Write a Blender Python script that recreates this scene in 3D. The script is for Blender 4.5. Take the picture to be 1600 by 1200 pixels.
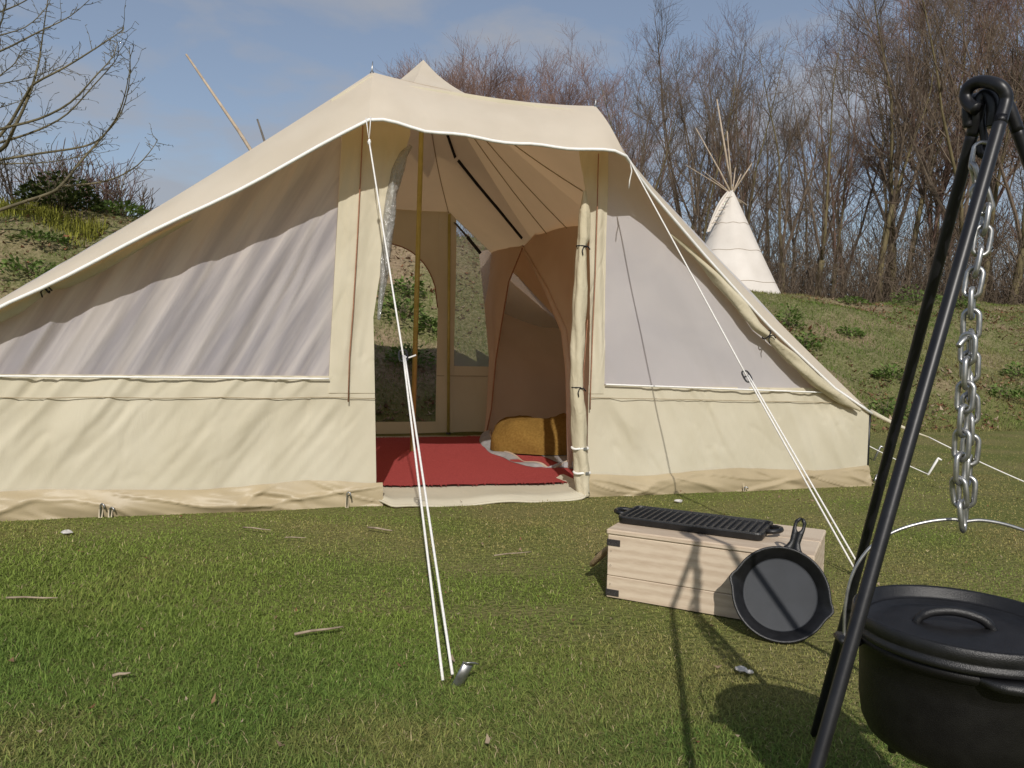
import bpy, math, random
import numpy as np
from mathutils import Vector, Matrix

random.seed(7)
rng = np.random.default_rng(11)
scene = bpy.context.scene
for o in list(bpy.data.objects):
    bpy.data.objects.remove(o)
C = scene.collection

# ------------------------------------------------------------------ camera
FPX, CAMH, ROLL, H0 = 1200.0, 0.85, math.radians(1.2), 545.0
_p = math.atan((600 - H0) / FPX)
_f = Vector((0, math.cos(_p), -math.sin(_p)))
_u0 = Vector((0, math.sin(_p), math.cos(_p)))
_r0 = Vector((1, 0, 0))
_r = _r0 * math.cos(ROLL) + _u0 * math.sin(ROLL)
_u = _u0 * math.cos(ROLL) - _r0 * math.sin(ROLL)
cam_d = bpy.data.cameras.new('camera')
cam_d.sensor_width = 36.0
cam_d.lens = 36.0 * FPX / 1600.0
cam_d.clip_start = 0.05
cam_d.clip_end = 3000
cam = bpy.data.objects.new('camera', cam_d)
C.objects.link(cam)
cam.matrix_world = Matrix(((_r.x, _u.x, -_f.x, 0), (_r.y, _u.y, -_f.y, 0), (_r.z, _u.z, -_f.z, CAMH), (0, 0, 0, 1)))
scene.camera = cam

# ------------------------------------------------------------------ sky and sun
SUN_EL = math.radians(35.5)
SUN_DIR = Vector((-0.06, 1.0, 0)).normalized() * math.cos(SUN_EL) + Vector((0, 0, -math.sin(SUN_EL)))
world = bpy.data.worlds.new('World')
scene.world = world
world.use_nodes = True
wn = world.node_tree
wn.nodes.clear()
W = wn.nodes.new
sky = W('ShaderNodeTexSky')
sky.sky_type = 'NISHITA'
sky.sun_disc = False
sky.sun_elevation = SUN_EL
sky.sun_rotation = math.atan2(-SUN_DIR.x, -SUN_DIR.y)
sky.air_density = 1.0
sky.dust_density = 1.3
sky.ozone_density = 1.3
tc = W('ShaderNodeTexCoord')
mp = W('ShaderNodeMapping')
mp.inputs['Scale'].default_value = (1.0, 1.0, 2.6)
mp.inputs['Location'].default_value = (1.7, 0.9, 0.55)
nz = W('ShaderNodeTexNoise')
nz.inputs['Scale'].default_value = 4.6
nz.inputs['Detail'].default_value = 5.0
nz.inputs['Roughness'].default_value = 0.52
nz.inputs['Distortion'].default_value = 0.25
rmp = W('ShaderNodeValToRGB')
rmp.color_ramp.elements[0].position = 0.46
rmp.color_ramp.elements[0].color = (0.32, 0.32, 0.32, 1)
rmp.color_ramp.elements[1].position = 0.63
rmp.color_ramp.elements[1].color = (0.85, 0.85, 0.85, 1)
mixc = W('ShaderNodeMix')
mixc.data_type = 'RGBA'
mixc.inputs[7].default_value = (3.3, 3.45, 3.85, 1)
bg = W('ShaderNodeBackground')
bg.inputs['Strength'].default_value = 0.105
wo = W('ShaderNodeOutputWorld')
L = wn.links.new
L(tc.outputs['Generated'], mp.inputs['Vector'])
L(mp.outputs['Vector'], nz.inputs['Vector'])
L(nz.outputs['Fac'], rmp.inputs['Fac'])
L(rmp.outputs['Color'], mixc.inputs[0])
L(sky.outputs['Color'], mixc.inputs[6])
L(mixc.outputs[2], bg.inputs['Color'])
L(bg.outputs['Background'], wo.inputs['Surface'])

sun_d = bpy.data.lights.new('sun', 'SUN')
sun_d.energy = 3.6
sun_d.angle = math.radians(0.55)
sun_d.color = (1.0, 0.95, 0.88)
sun = bpy.data.objects.new('sun', sun_d)
C.objects.link(sun)
sun.rotation_euler = SUN_DIR.to_track_quat('-Z', 'Y').to_euler()

scene.view_settings.view_transform = 'Standard'
scene.view_settings.look = 'None'
scene.view_settings.exposure = 0.06
scene.view_settings.gamma = 1.0
scene.view_settings.use_curve_mapping = False
scene.render.engine = 'CYCLES'
scene.render.resolution_x = 1024
scene.render.resolution_y = 768


# ------------------------------------------------------------------ helpers
def ray(px, py):
    return _f * FPX + _r * (px - 800) + _u * (600 - py)


def at(px, py, Y):
    d = ray(px, py)
    return Vector((0, 0, CAMH)) + d * (Y / d.y)


def on_z(px, py, z=0.0):
    d = ray(px, py)
    return Vector((0, 0, CAMH)) + d * ((z - CAMH) / d.z)


def lerp(a, b, t):
    return a + (b - a) * t


def interp(x, xs, ys):
    return float(np.interp(x, xs, ys))


def hash2(ix, iy, seed=0):
    n = (ix.astype(np.int64) * 374761393 + iy.astype(np.int64) * 668265263 + seed * 144665) & 0x7fffffff
    n = ((n ^ (n >> 13)) * 1274126177) & 0x7fffffff
    n = n ^ (n >> 16)
    return (n & 0xffff) / 65535.0


def vnoise(x, y, seed=0):
    x = np.asarray(x, float)
    y = np.asarray(y, float)
    ix, iy = np.floor(x), np.floor(y)
    fx, fy = x - ix, y - iy
    fx, fy = fx * fx * (3 - 2 * fx), fy * fy * (3 - 2 * fy)
    a, b = hash2(ix, iy, seed), hash2(ix + 1, iy, seed)
    c, d = hash2(ix, iy + 1, seed), hash2(ix + 1, iy + 1, seed)
    return (a * (1 - fx) + b * fx) * (1 - fy) + (c * (1 - fx) + d * fx) * fy - 0.5


def fbm(x, y, seed=0, octv=4):
    s, a, k = 0, 1.0, 1.0
    for i in range(octv):
        s = s + a * vnoise(np.asarray(x) * k, np.asarray(y) * k, seed + i)
        a *= 0.5
        k *= 2.03
    return s


class MB:
    """collects vertices and faces of one mesh"""

    def __init__(self):
        self.v, self.f = [], []

    def add(self, verts, faces):
        n = len(self.v)
        self.v.extend([tuple(q) for q in verts])
        self.f.extend([tuple(i + n for i in q) for q in faces])
        return self

    def box(self, c, size, R=None, bev=0.0):
        hx, hy, hz = size[0] / 2, size[1] / 2, size[2] / 2
        b = min(bev, hx * .9, hy * .9, hz * .9)
        vs, fs = [], []
        if b <= 0:
            for sx in (-1, 1):
                for sy in (-1, 1):
                    for sz in (-1, 1):
                        vs.append(Vector((sx * hx, sy * hy, sz * hz)))
            fs = [(0, 1, 3, 2), (4, 6, 7, 5), (0, 4, 5, 1), (2, 3, 7, 6), (0, 2, 6, 4), (1, 5, 7, 3)]
        else:
            idx = {}
            for sx in (-1, 1):
                for sy in (-1, 1):
                    for sz in (-1, 1):
                        for k in range(3):
                            q = [sx * hx, sy * hy, sz * hz]
                            for m in range(3):
                                if m != k:
                                    q[m] -= (sx, sy, sz)[m] * b
                            idx[(sx, sy, sz, k)] = len(vs)
                            vs.append(Vector(q))
            for k in range(3):
                m, n = [(1, 2), (2, 0), (0, 1)][k]
                for s in (-1, 1):
                    q = []
                    for a, d in ((-1, -1), (1, -1), (1, 1), (-1, 1)):
                        key = [0, 0, 0]
                        key[k], key[m], key[n] = s, a, d
                        q.append(idx[(*key, k)])
                    fs.append(tuple(q if s > 0 else q[::-1]))
            for k in range(3):
                m, n = [(1, 2), (2, 0), (0, 1)][k]
                for a in (-1, 1):
                    for d in (-1, 1):
                        k0, k1 = [0, 0, 0], [0, 0, 0]
                        k0[k], k0[m], k0[n] = -1, a, d
                        k1[k], k1[m], k1[n] = 1, a, d
                        q = [idx[(*k0, m)], idx[(*k1, m)], idx[(*k1, n)], idx[(*k0, n)]]
                        fs.append(tuple(q if a * d < 0 else q[::-1]))
            for sx in (-1, 1):
                for sy in (-1, 1):
                    for sz in (-1, 1):
                        q = [idx[(sx, sy, sz, k)] for k in range(3)]
                        fs.append(tuple(q if sx * sy * sz > 0 else q[::-1]))
        c = Vector(c)
        if R is not None:
            vs = [R @ q for q in vs]
        return self.add([q + c for q in vs], fs)

    def tube(self, pts, rad, n=8, closed=False, cap=True, squash=None):
        pts = [Vector(q) for q in pts]
        m = len(pts)
        if not hasattr(rad, '__len__'):
            rad = [rad] * m
        tang = []
        for i in range(m):
            if closed:
                t = pts[(i + 1) % m] - pts[i - 1]
            else:
                t = pts[min(i + 1, m - 1)] - pts[max(i - 1, 0)]
            if t.length < 1e-9:
                t = Vector((0, 0, 1))
            tang.append(t.normalized())
        ref = Vector((0, 0, 1)) if abs(tang[0].z) < .9 else Vector((1, 0, 0))
        a = tang[0].cross(ref).normalized()
        vs, fs = [], []
        for i in range(m):
            t = tang[i]
            a = (a - t * a.dot(t))
            a = a.normalized() if a.length > 1e-6 else t.orthogonal().normalized()
            b = t.cross(a)
            for j in range(n):
                an = 2 * math.pi * j / n
                vs.append(pts[i] + a * (math.cos(an) * rad[i]) + b * (math.sin(an) * rad[i]))
        segs = m if closed else m - 1
        for i in range(segs):
            i2 = (i + 1) % m
            for j in range(n):
                j2 = (j + 1) % n
                fs.append((i * n + j, i * n + j2, i2 * n + j2, i2 * n + j))
        if cap and not closed:
            fs.append(tuple(range(n))[::-1])
            fs.append(tuple((m - 1) * n + j for j in range(n)))
        return self.add(vs, fs)

    def grid(self, fn, nu, nv):
        vs = [fn(i / nu, j / nv) for j in range(nv + 1) for i in range(nu + 1)]
        fs = [(j * (nu + 1) + i, j * (nu + 1) + i + 1, (j + 1) * (nu + 1) + i + 1, (j + 1) * (nu + 1) + i)
              for j in range(nv) for i in range(nu)]
        return self.add(vs, fs)

    def lathe(self, prof, n=48, M=None):
        """prof = [(r,z)...] revolved round local z; M a 4x4 placed after"""
        vs, fs = [], []
        for (r, z) in prof:
            for j in range(n):
                a = 2 * math.pi * j / n
                q = Vector((r * math.cos(a), r * math.sin(a), z))
                vs.append(M @ q if M else q)
        for i in range(len(prof) - 1):
            for j in range(n):
                j2 = (j + 1) % n
                fs.append((i * n + j, i * n + j2, (i + 1) * n + j2, (i + 1) * n + j))
        return self.add(vs, fs)

    def build(self, name, mat, parent=None, smooth=True):
        me = bpy.data.meshes.new(name)
        me.from_pydata(self.v, [], self.f)
        if smooth:
            me.polygons.foreach_set('use_smooth', [True] * len(me.polygons))
        me.materials.append(mat)
        me.update()
        o = bpy.data.objects.new(name, me)
        C.objects.link(o)
        if parent:
            o.parent = parent
        return o


def raw_mesh(name, verts, tris, mat, cols=None, nper=3):
    """fast mesh from numpy arrays"""
    me = bpy.data.meshes.new(name)
    nv, nt = len(verts), len(tris)
    me.vertices.add(nv)
    me.vertices.foreach_set('co', np.ascontiguousarray(verts, dtype=np.float32).ravel())
    me.loops.add(nt * 3)
    me.loops.foreach_set('vertex_index', np.ascontiguousarray(tris, dtype=np.int32).ravel())
    me.polygons.add(nt)
    me.polygons.foreach_set('loop_start', np.arange(0, nt * 3, 3, dtype=np.int32))
    me.polygons.foreach_set('loop_total', np.full(nt, 3, dtype=np.int32))
    if cols is not None:
        ca = me.color_attributes.new('tint', 'FLOAT_COLOR', 'POINT')
        c4 = np.ones((nv, 4), dtype=np.float32)
        c4[:, :3] = cols
        ca.data.foreach_set('color', c4.ravel())
    me.materials.append(mat)
    me.update(calc_edges=True)
    o = bpy.data.objects.new(name, me)
    C.objects.link(o)
    return o


def tag(o, label=None, cat=None, group=None, kind=None):
    if label:
        o['label'] = label
    if cat:
        o['category'] = cat
    if group:
        o['group'] = group
    if kind:
        o['kind'] = kind
    return o


def empty(name, loc, label, cat, group=None, rz=0.0):
    o = bpy.data.objects.new(name, None)
    o.empty_display_size = .05
    C.objects.link(o)
    o.location = loc
    o.rotation_euler = (0, 0, rz)
    return tag(o, label, cat, group)


def frame(x, y, z, o):
    return Matrix(((x.x, y.x, z.x, o.x), (x.y, y.y, z.y, o.y), (x.z, y.z, z.z, o.z), (0, 0, 0, 1)))


# ------------------------------------------------------------------ materials
def new_mat(name):
    m = bpy.data.materials.new(name)
    m.use_nodes = True
    nt = m.node_tree
    b = nt.nodes['Principled BSDF']
    return m, nt, b


def noise_col(nt, b, c0, c1, scale, detail=4, lo=.35, hi=.65, coord='Object', vscale=None, dist=0.0):
    t = nt.nodes.new('ShaderNodeTexCoord')
    n = nt.nodes.new('ShaderNodeTexNoise')
    n.inputs['Scale'].default_value = scale
    n.inputs['Detail'].default_value = detail
    n.inputs['Distortion'].default_value = dist
    src = t.outputs[coord]
    if vscale:
        mp = nt.nodes.new('ShaderNodeMapping')
        mp.inputs['Scale'].default_value = vscale
        nt.links.new(src, mp.inputs['Vector'])
        src = mp.outputs['Vector']
    nt.links.new(src, n.inputs['Vector'])
    r = nt.nodes.new('ShaderNodeValToRGB')
    r.color_ramp.elements[0].position = lo
    r.color_ramp.elements[1].position = hi
    r.color_ramp.elements[0].color = (*c0, 1)
    r.color_ramp.elements[1].color = (*c1, 1)
    nt.links.new(n.outputs['Fac'], r.inputs['Fac'])
    if b is not None:
        nt.links.new(r.outputs['Color'], b.inputs['Base Color'])
    return n, r, src


def bump(nt, b, scale, strength, dist=0.01, src=None, detail=3):
    n = nt.nodes.new('ShaderNodeTexNoise')
    n.inputs['Scale'].default_value = scale
    n.inputs['Detail'].default_value = detail
    if src is not None:
        nt.links.new(src, n.inputs['Vector'])
    else:
        t = nt.nodes.new('ShaderNodeTexCoord')
        nt.links.new(t.outputs['Object'], n.inputs['Vector'])
    bp = nt.nodes.new('ShaderNodeBump')
    bp.inputs['Strength'].default_value = strength
    bp.inputs['Distance'].default_value = dist
    nt.links.new(n.outputs['Fac'], bp.inputs['Height'])
    nt.links.new(bp.outputs['Normal'], b.inputs['Normal'])
    return bp


def mat_plain(name, c0, c1, scale=20, rough=.7, spec=.3, bscale=None, bstr=.2, bdist=.005, metal=0.0, coord='Object', vscale=None):
    m, nt, b = new_mat(name)
    b.inputs['Roughness'].default_value = rough
    b.inputs['Specular IOR Level'].default_value = spec
    b.inputs['Metallic'].default_value = metal
    n, r, src = noise_col(nt, b, c0, c1, scale, coord=coord, vscale=vscale)
    if bscale:
        bump(nt, b, bscale, bstr, bdist)
    return m


def mat_fabric(name, c0, c1, trans, fac, scale=3.0, rough=.85, bstr=.25, weave=900, spec=.15, wr=9.0):
    m, nt, b = new_mat(name)
    b.inputs['Roughness'].default_value = rough
    b.inputs['Specular IOR Level'].default_value = spec
    n, r, src = noise_col(nt, b, c0, c1, scale, detail=5)
    # fine weave and soft creases
    w = nt.nodes.new('ShaderNodeTexNoise')
    w.inputs['Scale'].default_value = wr
    w.inputs['Detail'].default_value = 6
    w.inputs['Distortion'].default_value = 1.2
    mpn = nt.nodes.new('ShaderNodeMapping')
    mpn.inputs['Rotation'].default_value = (0, .7, .2)
    mpn.inputs['Scale'].default_value = (1, 1, .45)
    nt.links.new(src, mpn.inputs['Vector'])
    nt.links.new(mpn.outputs['Vector'], w.inputs['Vector'])
    bp = nt.nodes.new('ShaderNodeBump')
    bp.inputs['Strength'].default_value = bstr
    bp.inputs['Distance'].default_value = .012
    nt.links.new(w.outputs['Fac'], bp.inputs['Height'])
    w2 = nt.nodes.new('ShaderNodeTexNoise')
    w2.inputs['Scale'].default_value = weave
    nt.links.new(src, w2.inputs['Vector'])
    bp2 = nt.nodes.new('ShaderNodeBump')
    bp2.inputs['Strength'].default_value = .15
    bp2.inputs['Distance'].default_value = .001
    nt.links.new(w2.outputs['Fac'], bp2.inputs['Height'])
    nt.links.new(bp.outputs['Normal'], bp2.inputs['Normal'])
    nt.links.new(bp2.outputs['Normal'], b.inputs['Normal'])
    tr = nt.nodes.new('ShaderNodeBsdfTranslucent')
    tr.inputs['Color'].default_value = (*trans, 1)
    mx = nt.nodes.new('ShaderNodeMixShader')
    mx.inputs['Fac'].default_value = fac
    out = nt.nodes['Material Output']
    nt.links.new(b.outputs['BSDF'], mx.inputs[1])
    nt.links.new(tr.outputs['BSDF'], mx.inputs[2])
    nt.links.new(mx.outputs['Shader'], out.inputs['Surface'])
    return m


M = {}
M['canvas'] = mat_fabric('canvas', (.61, .565, .43), (.67, .625, .49), (.70, .52, .30), .24, bstr=.35)
M['roof'] = mat_fabric('roof_canvas', (.635, .575, .47), (.695, .635, .53), (.72, .48, .25), .32, bstr=.2)
M['mud'] = mat_fabric('mud_flap', (.35, .285, .18), (.42, .345, .22), (.4, .25, .1), .04, rough=.42, spec=.3, bstr=.2, wr=7)
M['inner'] = mat_fabric('inner_cotton', (.64, .52, .40), (.72, .60, .48), (.76, .56, .40), .45, bstr=.3)
M['roll'] = mat_fabric('rolled_canvas', (.50, .445, .315), (.57, .51, .375), (.5, .35, .15), .06, bstr=.6, wr=22)
M['white_hem'] = mat_plain('white_hem', (.74, .73, .70), (.8, .79, .76), 30, .7)
M['rope'] = mat_plain('white_rope', (.66, .64, .60), (.78, .76, .72), 160, .8, bscale=400, bstr=.6, bdist=.002)
M['seam'] = mat_plain('seam_thread', (.30, .24, .15), (.36, .29, .19), 40, .9)
M['zip'] = mat_plain('zip_tape', (.26, .12, .07), (.34, .17, .10), 60, .6)
M['strap'] = mat_plain('black_webbing', (.008, .008, .010), (.015, .015, .018), 60, .7)
M['black_plastic'] = mat_plain('black_plastic', (.012, .012, .013), (.02, .02, .02), 30, .4, .5)
M['brass_pole'] = mat_plain('gold_pole', (.40, .36, .10), (.48, .43, .14), 15, .35, .5, metal=.1)
M['steel'] = mat_plain('galvanised_steel', (.30, .30, .30), (.45, .45, .44), 60, .38, .5, metal=.9, bscale=200, bstr=.1, bdist=.001)
M['cast_iron'] = mat_plain('cast_iron', (.005, .005, .0055), (.010, .010, .011), 40, .40, .5, bscale=700, bstr=.45, bdist=.0015)
M['pot_iron'] = mat_plain('dark_pot_iron', (.0035, .003, .003), (.0065, .006, .0055), 40, .5, .28, bscale=700, bstr=.4, bdist=.0012)
M['pan_face'] = mat_plain('seasoned_iron', (.013, .016, .021), (.019, .0225, .029), 14, .5, .28, bscale=900, bstr=.25, bdist=.001)
M['tripod'] = mat_plain('black_painted_steel', (.006, .006, .008), (.011, .011, .013), 30, .40, .4, bscale=120, bstr=.12, bdist=.001)
M['carpet'] = mat_plain('red_matting', (.28, .045, .042), (.40, .075, .07), 130, .95, .1, bscale=260, bstr=.9, bdist=.006)
M['blanket'] = mat_plain('mustard_blanket', (.155, .088, .022), (.205, .12, .032), 60, .95, .05, bscale=90, bstr=.5, bdist=.006)
M['lining'] = mat_plain('grey_lining', (.25, .24, .24), (.34, .33, .33), 20, .6, .3)
M['bracket'] = mat_plain('dark_bracket', (.05, .045, .045), (.08, .07, .068), 50, .5, .5, metal=.6)
M['jute'] = mat_plain('jute_rope', (.24, .17, .10), (.34, .25, .15), 200, .95, .1, bscale=300, bstr=.7, bdist=.003)
M['hide'] = mat_fabric('tipi_canvas', (.60, .555, .50), (.69, .645, .59), (.5, .4, .3), .1, scale=1.2)
M['tipi_pole'] = mat_plain('peeled_pole', (.33, .26, .19), (.44, .36, .27), 8, .8)
M['tipi_pole_dark'] = mat_plain('weathered_pole', (.10, .09, .075), (.15, .13, .11), 8, .8)
M['stone'] = mat_plain('pale_stone', (.38, .36, .33), (.55, .53, .5), 40, .9, bscale=60, bstr=.6, bdist=.01)
M['stick'] = mat_plain('dry_stick', (.22, .17, .12), (.36, .29, .21), 40, .9)


def mat_wood():
    m, nt, b = new_mat('paulownia_wood')
    b.inputs['Roughness'].default_value = .6
    b.inputs['Specular IOR Level'].default_value = .25
    t = nt.nodes.new('ShaderNodeTexCoord')
    oi = nt.nodes.new('ShaderNodeObjectInfo')
    mp = nt.nodes.new('ShaderNodeMapping')
    mp.inputs['Scale'].default_value = (1.6, 9, 9)
    nt.links.new(t.outputs['Object'], mp.inputs['Vector'])
    add = nt.nodes.new('ShaderNodeVectorMath')
    add.operation = 'ADD'
    nt.links.new(mp.outputs['Vector'], add.inputs[0])
    nt.links.new(oi.outputs['Location'], add.inputs[1])
    wv = nt.nodes.new('ShaderNodeTexWave')
    wv.wave_type = 'BANDS'
    wv.bands_direction = 'Z'
    wv.inputs['Scale'].default_value = 1.1
    wv.inputs['Distortion'].default_value = 9.0
    wv.inputs['Detail'].default_value = 3
    wv.inputs['Detail Scale'].default_value = .9
    nt.links.new(add.outputs['Vector'], wv.inputs['Vector'])
    n = nt.nodes.new('ShaderNodeTexNoise')
    n.inputs['Scale'].default_value = 14
    n.inputs['Detail'].default_value = 6
    nt.links.new(mp.outputs['Vector'], n.inputs['Vector'])
    mxv = nt.nodes.new('ShaderNodeMath')
    mxv.operation = 'MULTIPLY_ADD'
    mxv.inputs[1].default_value = .38
    nt.links.new(wv.outputs['Fac'], mxv.inputs[0])
    mul = nt.nodes.new('ShaderNodeMath')
    mul.operation = 'MULTIPLY'
    mul.inputs[1].default_value = .8
    nt.links.new(n.outputs['Fac'], mul.inputs[0])
    nt.links.new(mul.outputs[0], mxv.inputs[2])
    r = nt.nodes.new('ShaderNodeValToRGB')
    r.color_ramp.elements[0].position = .25
    r.color_ramp.elements[1].position = .78
    r.color_ramp.elements[0].color = (.45, .35, .255, 1)
    r.color_ramp.elements[1].color = (.575, .475, .36, 1)
    nt.links.new(mxv.outputs[0], r.inputs['Fac'])
    nt.links.new(r.outputs['Color'], b.inputs['Base Color'])
    bump(nt, b, 60, .15, .002, src=mp.outputs['Vector'])
    return m


M['wood'] = mat_wood()


def mat_net(name, c0, c1, alpha_mix, trans=.36, streak=None):
    """fine white netting: part diffuse thread, part see-through holes"""
    m, nt, b = new_mat(name)
    b.inputs['Roughness'].default_value = .7
    b.inputs['Specular IOR Level'].default_value = .2
    n, r, src = noise_col(nt, b, c0, c1, 2.5, detail=6, dist=1.0)
    if streak:
        # slanting streaks in the net's colour, blue-grey to paler, roughly along the folds
        sp_ = nt.nodes.new('ShaderNodeSeparateXYZ')
        tcn = nt.nodes.new('ShaderNodeTexCoord')
        nt.links.new(tcn.outputs['Object'], sp_.inputs[0])
        ma = nt.nodes.new('ShaderNodeMath')
        ma.operation = 'MULTIPLY_ADD'
        ma.inputs[1].default_value = -.58
        nt.links.new(sp_.outputs['Z'], ma.inputs[0])
        nt.links.new(sp_.outputs['X'], ma.inputs[2])
        cb_ = nt.nodes.new('ShaderNodeCombineXYZ')
        nt.links.new(ma.outputs[0], cb_.inputs['X'])
        mz = nt.nodes.new('ShaderNodeMath')
        mz.operation = 'MULTIPLY'
        mz.inputs[1].default_value = .09
        nt.links.new(sp_.outputs['Z'], mz.inputs[0])
        nt.links.new(mz.outputs[0], cb_.inputs['Z'])
        nt.links.new(cb_.outputs[0], n.inputs['Vector'])
        n.inputs['Scale'].default_value = 9.0
        n.inputs['Distortion'].default_value = .15
        n.inputs['Roughness'].default_value = .62
        r.color_ramp.elements[0].position = .40
        r.color_ramp.elements[1].position = .60
    tr = nt.nodes.new('ShaderNodeBsdfTranslucent')
    tr.inputs['Color'].default_value = (.72, .70, .69, 1)
    mx = nt.nodes.new('ShaderNodeMixShader')
    mx.inputs['Fac'].default_value = trans
    tp = nt.nodes.new('ShaderNodeBsdfTransparent')
    mx2 = nt.nodes.new('ShaderNodeMixShader')
    mx2.inputs['Fac'].default_value = alpha_mix
    nt.links.new(b.outputs['BSDF'], mx.inputs[1])
    nt.links.new(tr.outputs['BSDF'], mx.inputs[2])
    nt.links.new(mx.outputs['Shader'], mx2.inputs[1])
    nt.links.new(tp.outputs['BSDF'], mx2.inputs[2])
    nt.links.new(mx2.outputs['Shader'], nt.nodes['Material Output'].inputs['Surface'])
    return m


M['net'] = mat_net('window_net', (.35, .345, .38), (.60, .57, .565), .07, streak=True)
M['net_pale'] = mat_net('pale_window_net', (.56, .545, .56), (.62, .60, .605), .08)
M['net_back'] = mat_net('back_window_net', (.36, .35, .34), (.42, .41, .40), .55)


def mat_film(clear=.62, bs=.9):
    m, nt, b = new_mat('clear_film')
    b.inputs['Base Color'].default_value = (.30, .30, .29, 1)
    b.inputs['Roughness'].default_value = .12
    b.inputs['Specular IOR Level'].default_value = .9
    n = bump(nt, b, 35, bs, .02, detail=4)
    tp = nt.nodes.new('ShaderNodeBsdfTransparent')
    mx = nt.nodes.new('ShaderNodeMixShader')
    mx.inputs['Fac'].default_value = clear
    nt.links.new(b.outputs['BSDF'], mx.inputs[1])
    nt.links.new(tp.outputs['BSDF'], mx.inputs[2])
    nt.links.new(mx.outputs['Shader'], nt.nodes['Material Output'].inputs['Surface'])
    return m


M['film'] = mat_film(.42, 1.0)
M['film_flat'] = mat_film(.955, .2)


def mat_bark(name, c0, c1, scale=6):
    return mat_plain(name, c0, c1, scale, .9, .1, vscale=(1, 1, .25))


M['bark'] = mat_bark('olive_bark', (.10, .083, .045), (.18, .148, .08))
M['twig'] = mat_bark('brown_twig', (.098, .074, .054), (.16, .124, .092), 1.2)
M['twig_red'] = mat_bark('reddish_twig', (.16, .098, .078), (.23, .148, .118), 1.2)
M['bark_near'] = mat_bark('grey_olive_bark', (.09, .08, .05), (.17, .145, .09))


def mat_tint(name, rough=.75, trans=.3):
    """leaves and blades: own colour from the tint attribute, thin and slightly translucent"""
    m, nt, b = new_mat(name)
    b.inputs['Roughness'].default_value = rough
    b.inputs['Specular IOR Level'].default_value = .18
    a = nt.nodes.new('ShaderNodeAttribute')
    a.attribute_name = 'tint'
    nt.links.new(a.outputs['Color'], b.inputs['Base Color'])
    tr = nt.nodes.new('ShaderNodeBsdfTranslucent')
    nt.links.new(a.outputs['Color'], tr.inputs['Color'])
    mx = nt.nodes.new('ShaderNodeMixShader')
    mx.inputs['Fac'].default_value = trans
    nt.links.new(b.outputs['BSDF'], mx.inputs[1])
    nt.links.new(tr.outputs['BSDF'], mx.inputs[2])
    nt.links.new(mx.outputs['Shader'], nt.nodes['Material Output'].inputs['Surface'])
    return m


M['tint'] = mat_tint('leaf_tint')


def mat_ground():
    m, nt, b = new_mat('turf_and_bank')
    b.inputs['Roughness'].default_value = .95
    b.inputs['Specular IOR Level'].default_value = .08
    n1, r1, src = noise_col(nt, None, (.10, .13, .03), (.22, .18, .085), 1.6, 8, .38, .68)
    n1b, r1b, _ = noise_col(nt, None, (.085, .105, .026), (.24, .21, .09), 60, 6, .35, .7)
    mx1 = nt.nodes.new('ShaderNodeMix')
    mx1.data_type = 'RGBA'
    mx1.inputs[0].default_value = .5
    nt.links.new(r1.outputs['Color'], mx1.inputs[6])
    nt.links.new(r1b.outputs['Color'], mx1.inputs[7])
    # the bank: bare earth with dead leaves and grass patches
    n2, r2, _ = noise_col(nt, None, (.085, .12, .025), (.25, .185, .115), .75, 8, .50, .66)
    n3, r3, _ = noise_col(nt, None, (.10, .075, .045), (.40, .31, .21), 22, 8, .35, .7)
    mx2 = nt.nodes.new('ShaderNodeMix')
    mx2.data_type = 'RGBA'
    mx2.inputs[0].default_value = .45
    nt.links.new(r2.outputs['Color'], mx2.inputs[6])
    nt.links.new(r3.outputs['Color'], mx2.inputs[7])
    sep = nt.nodes.new('ShaderNodeSeparateXYZ')
    nt.links.new(src, sep.inputs[0])
    mr = nt.nodes.new('ShaderNodeMapRange')
    mr.inputs[1].default_value = .05
    mr.inputs[2].default_value = .5
    nt.links.new(sep.outputs['Z'], mr.inputs[0])
    mx3 = nt.nodes.new('ShaderNodeMix')
    mx3.data_type = 'RGBA'
    nt.links.new(mr.outputs[0], mx3.inputs[0])
    nt.links.new(mx1.outputs[2], mx3.inputs[6])
    nt.links.new(mx2.outputs[2], mx3.inputs[7])
    nt.links.new(mx3.outputs[2], b.inputs['Base Color'])
    bump(nt, b, 45, .8, .03, src=src, detail=6)
    return m


M['ground'] = mat_ground()

# ------------------------------------------------------------------ terrain
TENT_O = Vector((-0.1365, 4.2645, 0))
TENT_A = math.radians(17.30)
TU = Vector((math.cos(TENT_A), math.sin(TENT_A), 0))
TV = Vector((-math.sin(TENT_A), math.cos(TENT_A), 0))


def to_tent(p):
    q = Vector(p) - TENT_O
    return Vector((q.dot(TU), q.dot(TV), q.z))


def ground_z(x, y):
    x = np.asarray(x, float)
    y = np.asarray(y, float)
    toe = 7.55 + .31 * np.clip(x, -9, 8)
    crest = np.interp(x, [-30, -8, -5, -2, 1, 4, 7, 30], [2.6, 2.55, 2.55, 2.75, 2.65, 2.2, 2.0, 2.0])
    run = np.interp(x, [-9, -3, 3, 8], [4.6, 5.2, 6.2, 6.4])
    t = np.clip((y - toe) / run, 0, 1)
    s = t * t * (3 - 2 * t) * .55 + t * .45
    lump = fbm(x * .8, y * .8, 3, 4) * .22 * np.clip(t * 5, 0, 1) * np.clip((60 - y) / 30, 0, 1)
    lawn = fbm(x * .9, y * .9, 9, 3) * .018 * np.clip((6.5 - y) / 2, 0, 1)
    return crest * s + lump + lawn * 0.0


def gz(x, y):
    return float(ground_z(x, y))


def axis(lo, hi, step, far, k=1.16):
    a = list(np.arange(lo, hi + 1e-6, step))
    d, x = step, hi
    while x < far[1]:
        d *= k
        x += d
        a.append(x)
    d, x = step, lo
    while x > far[0]:
        d *= k
        x -= d
        a.insert(0, x)
    return np.array(a)


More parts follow.
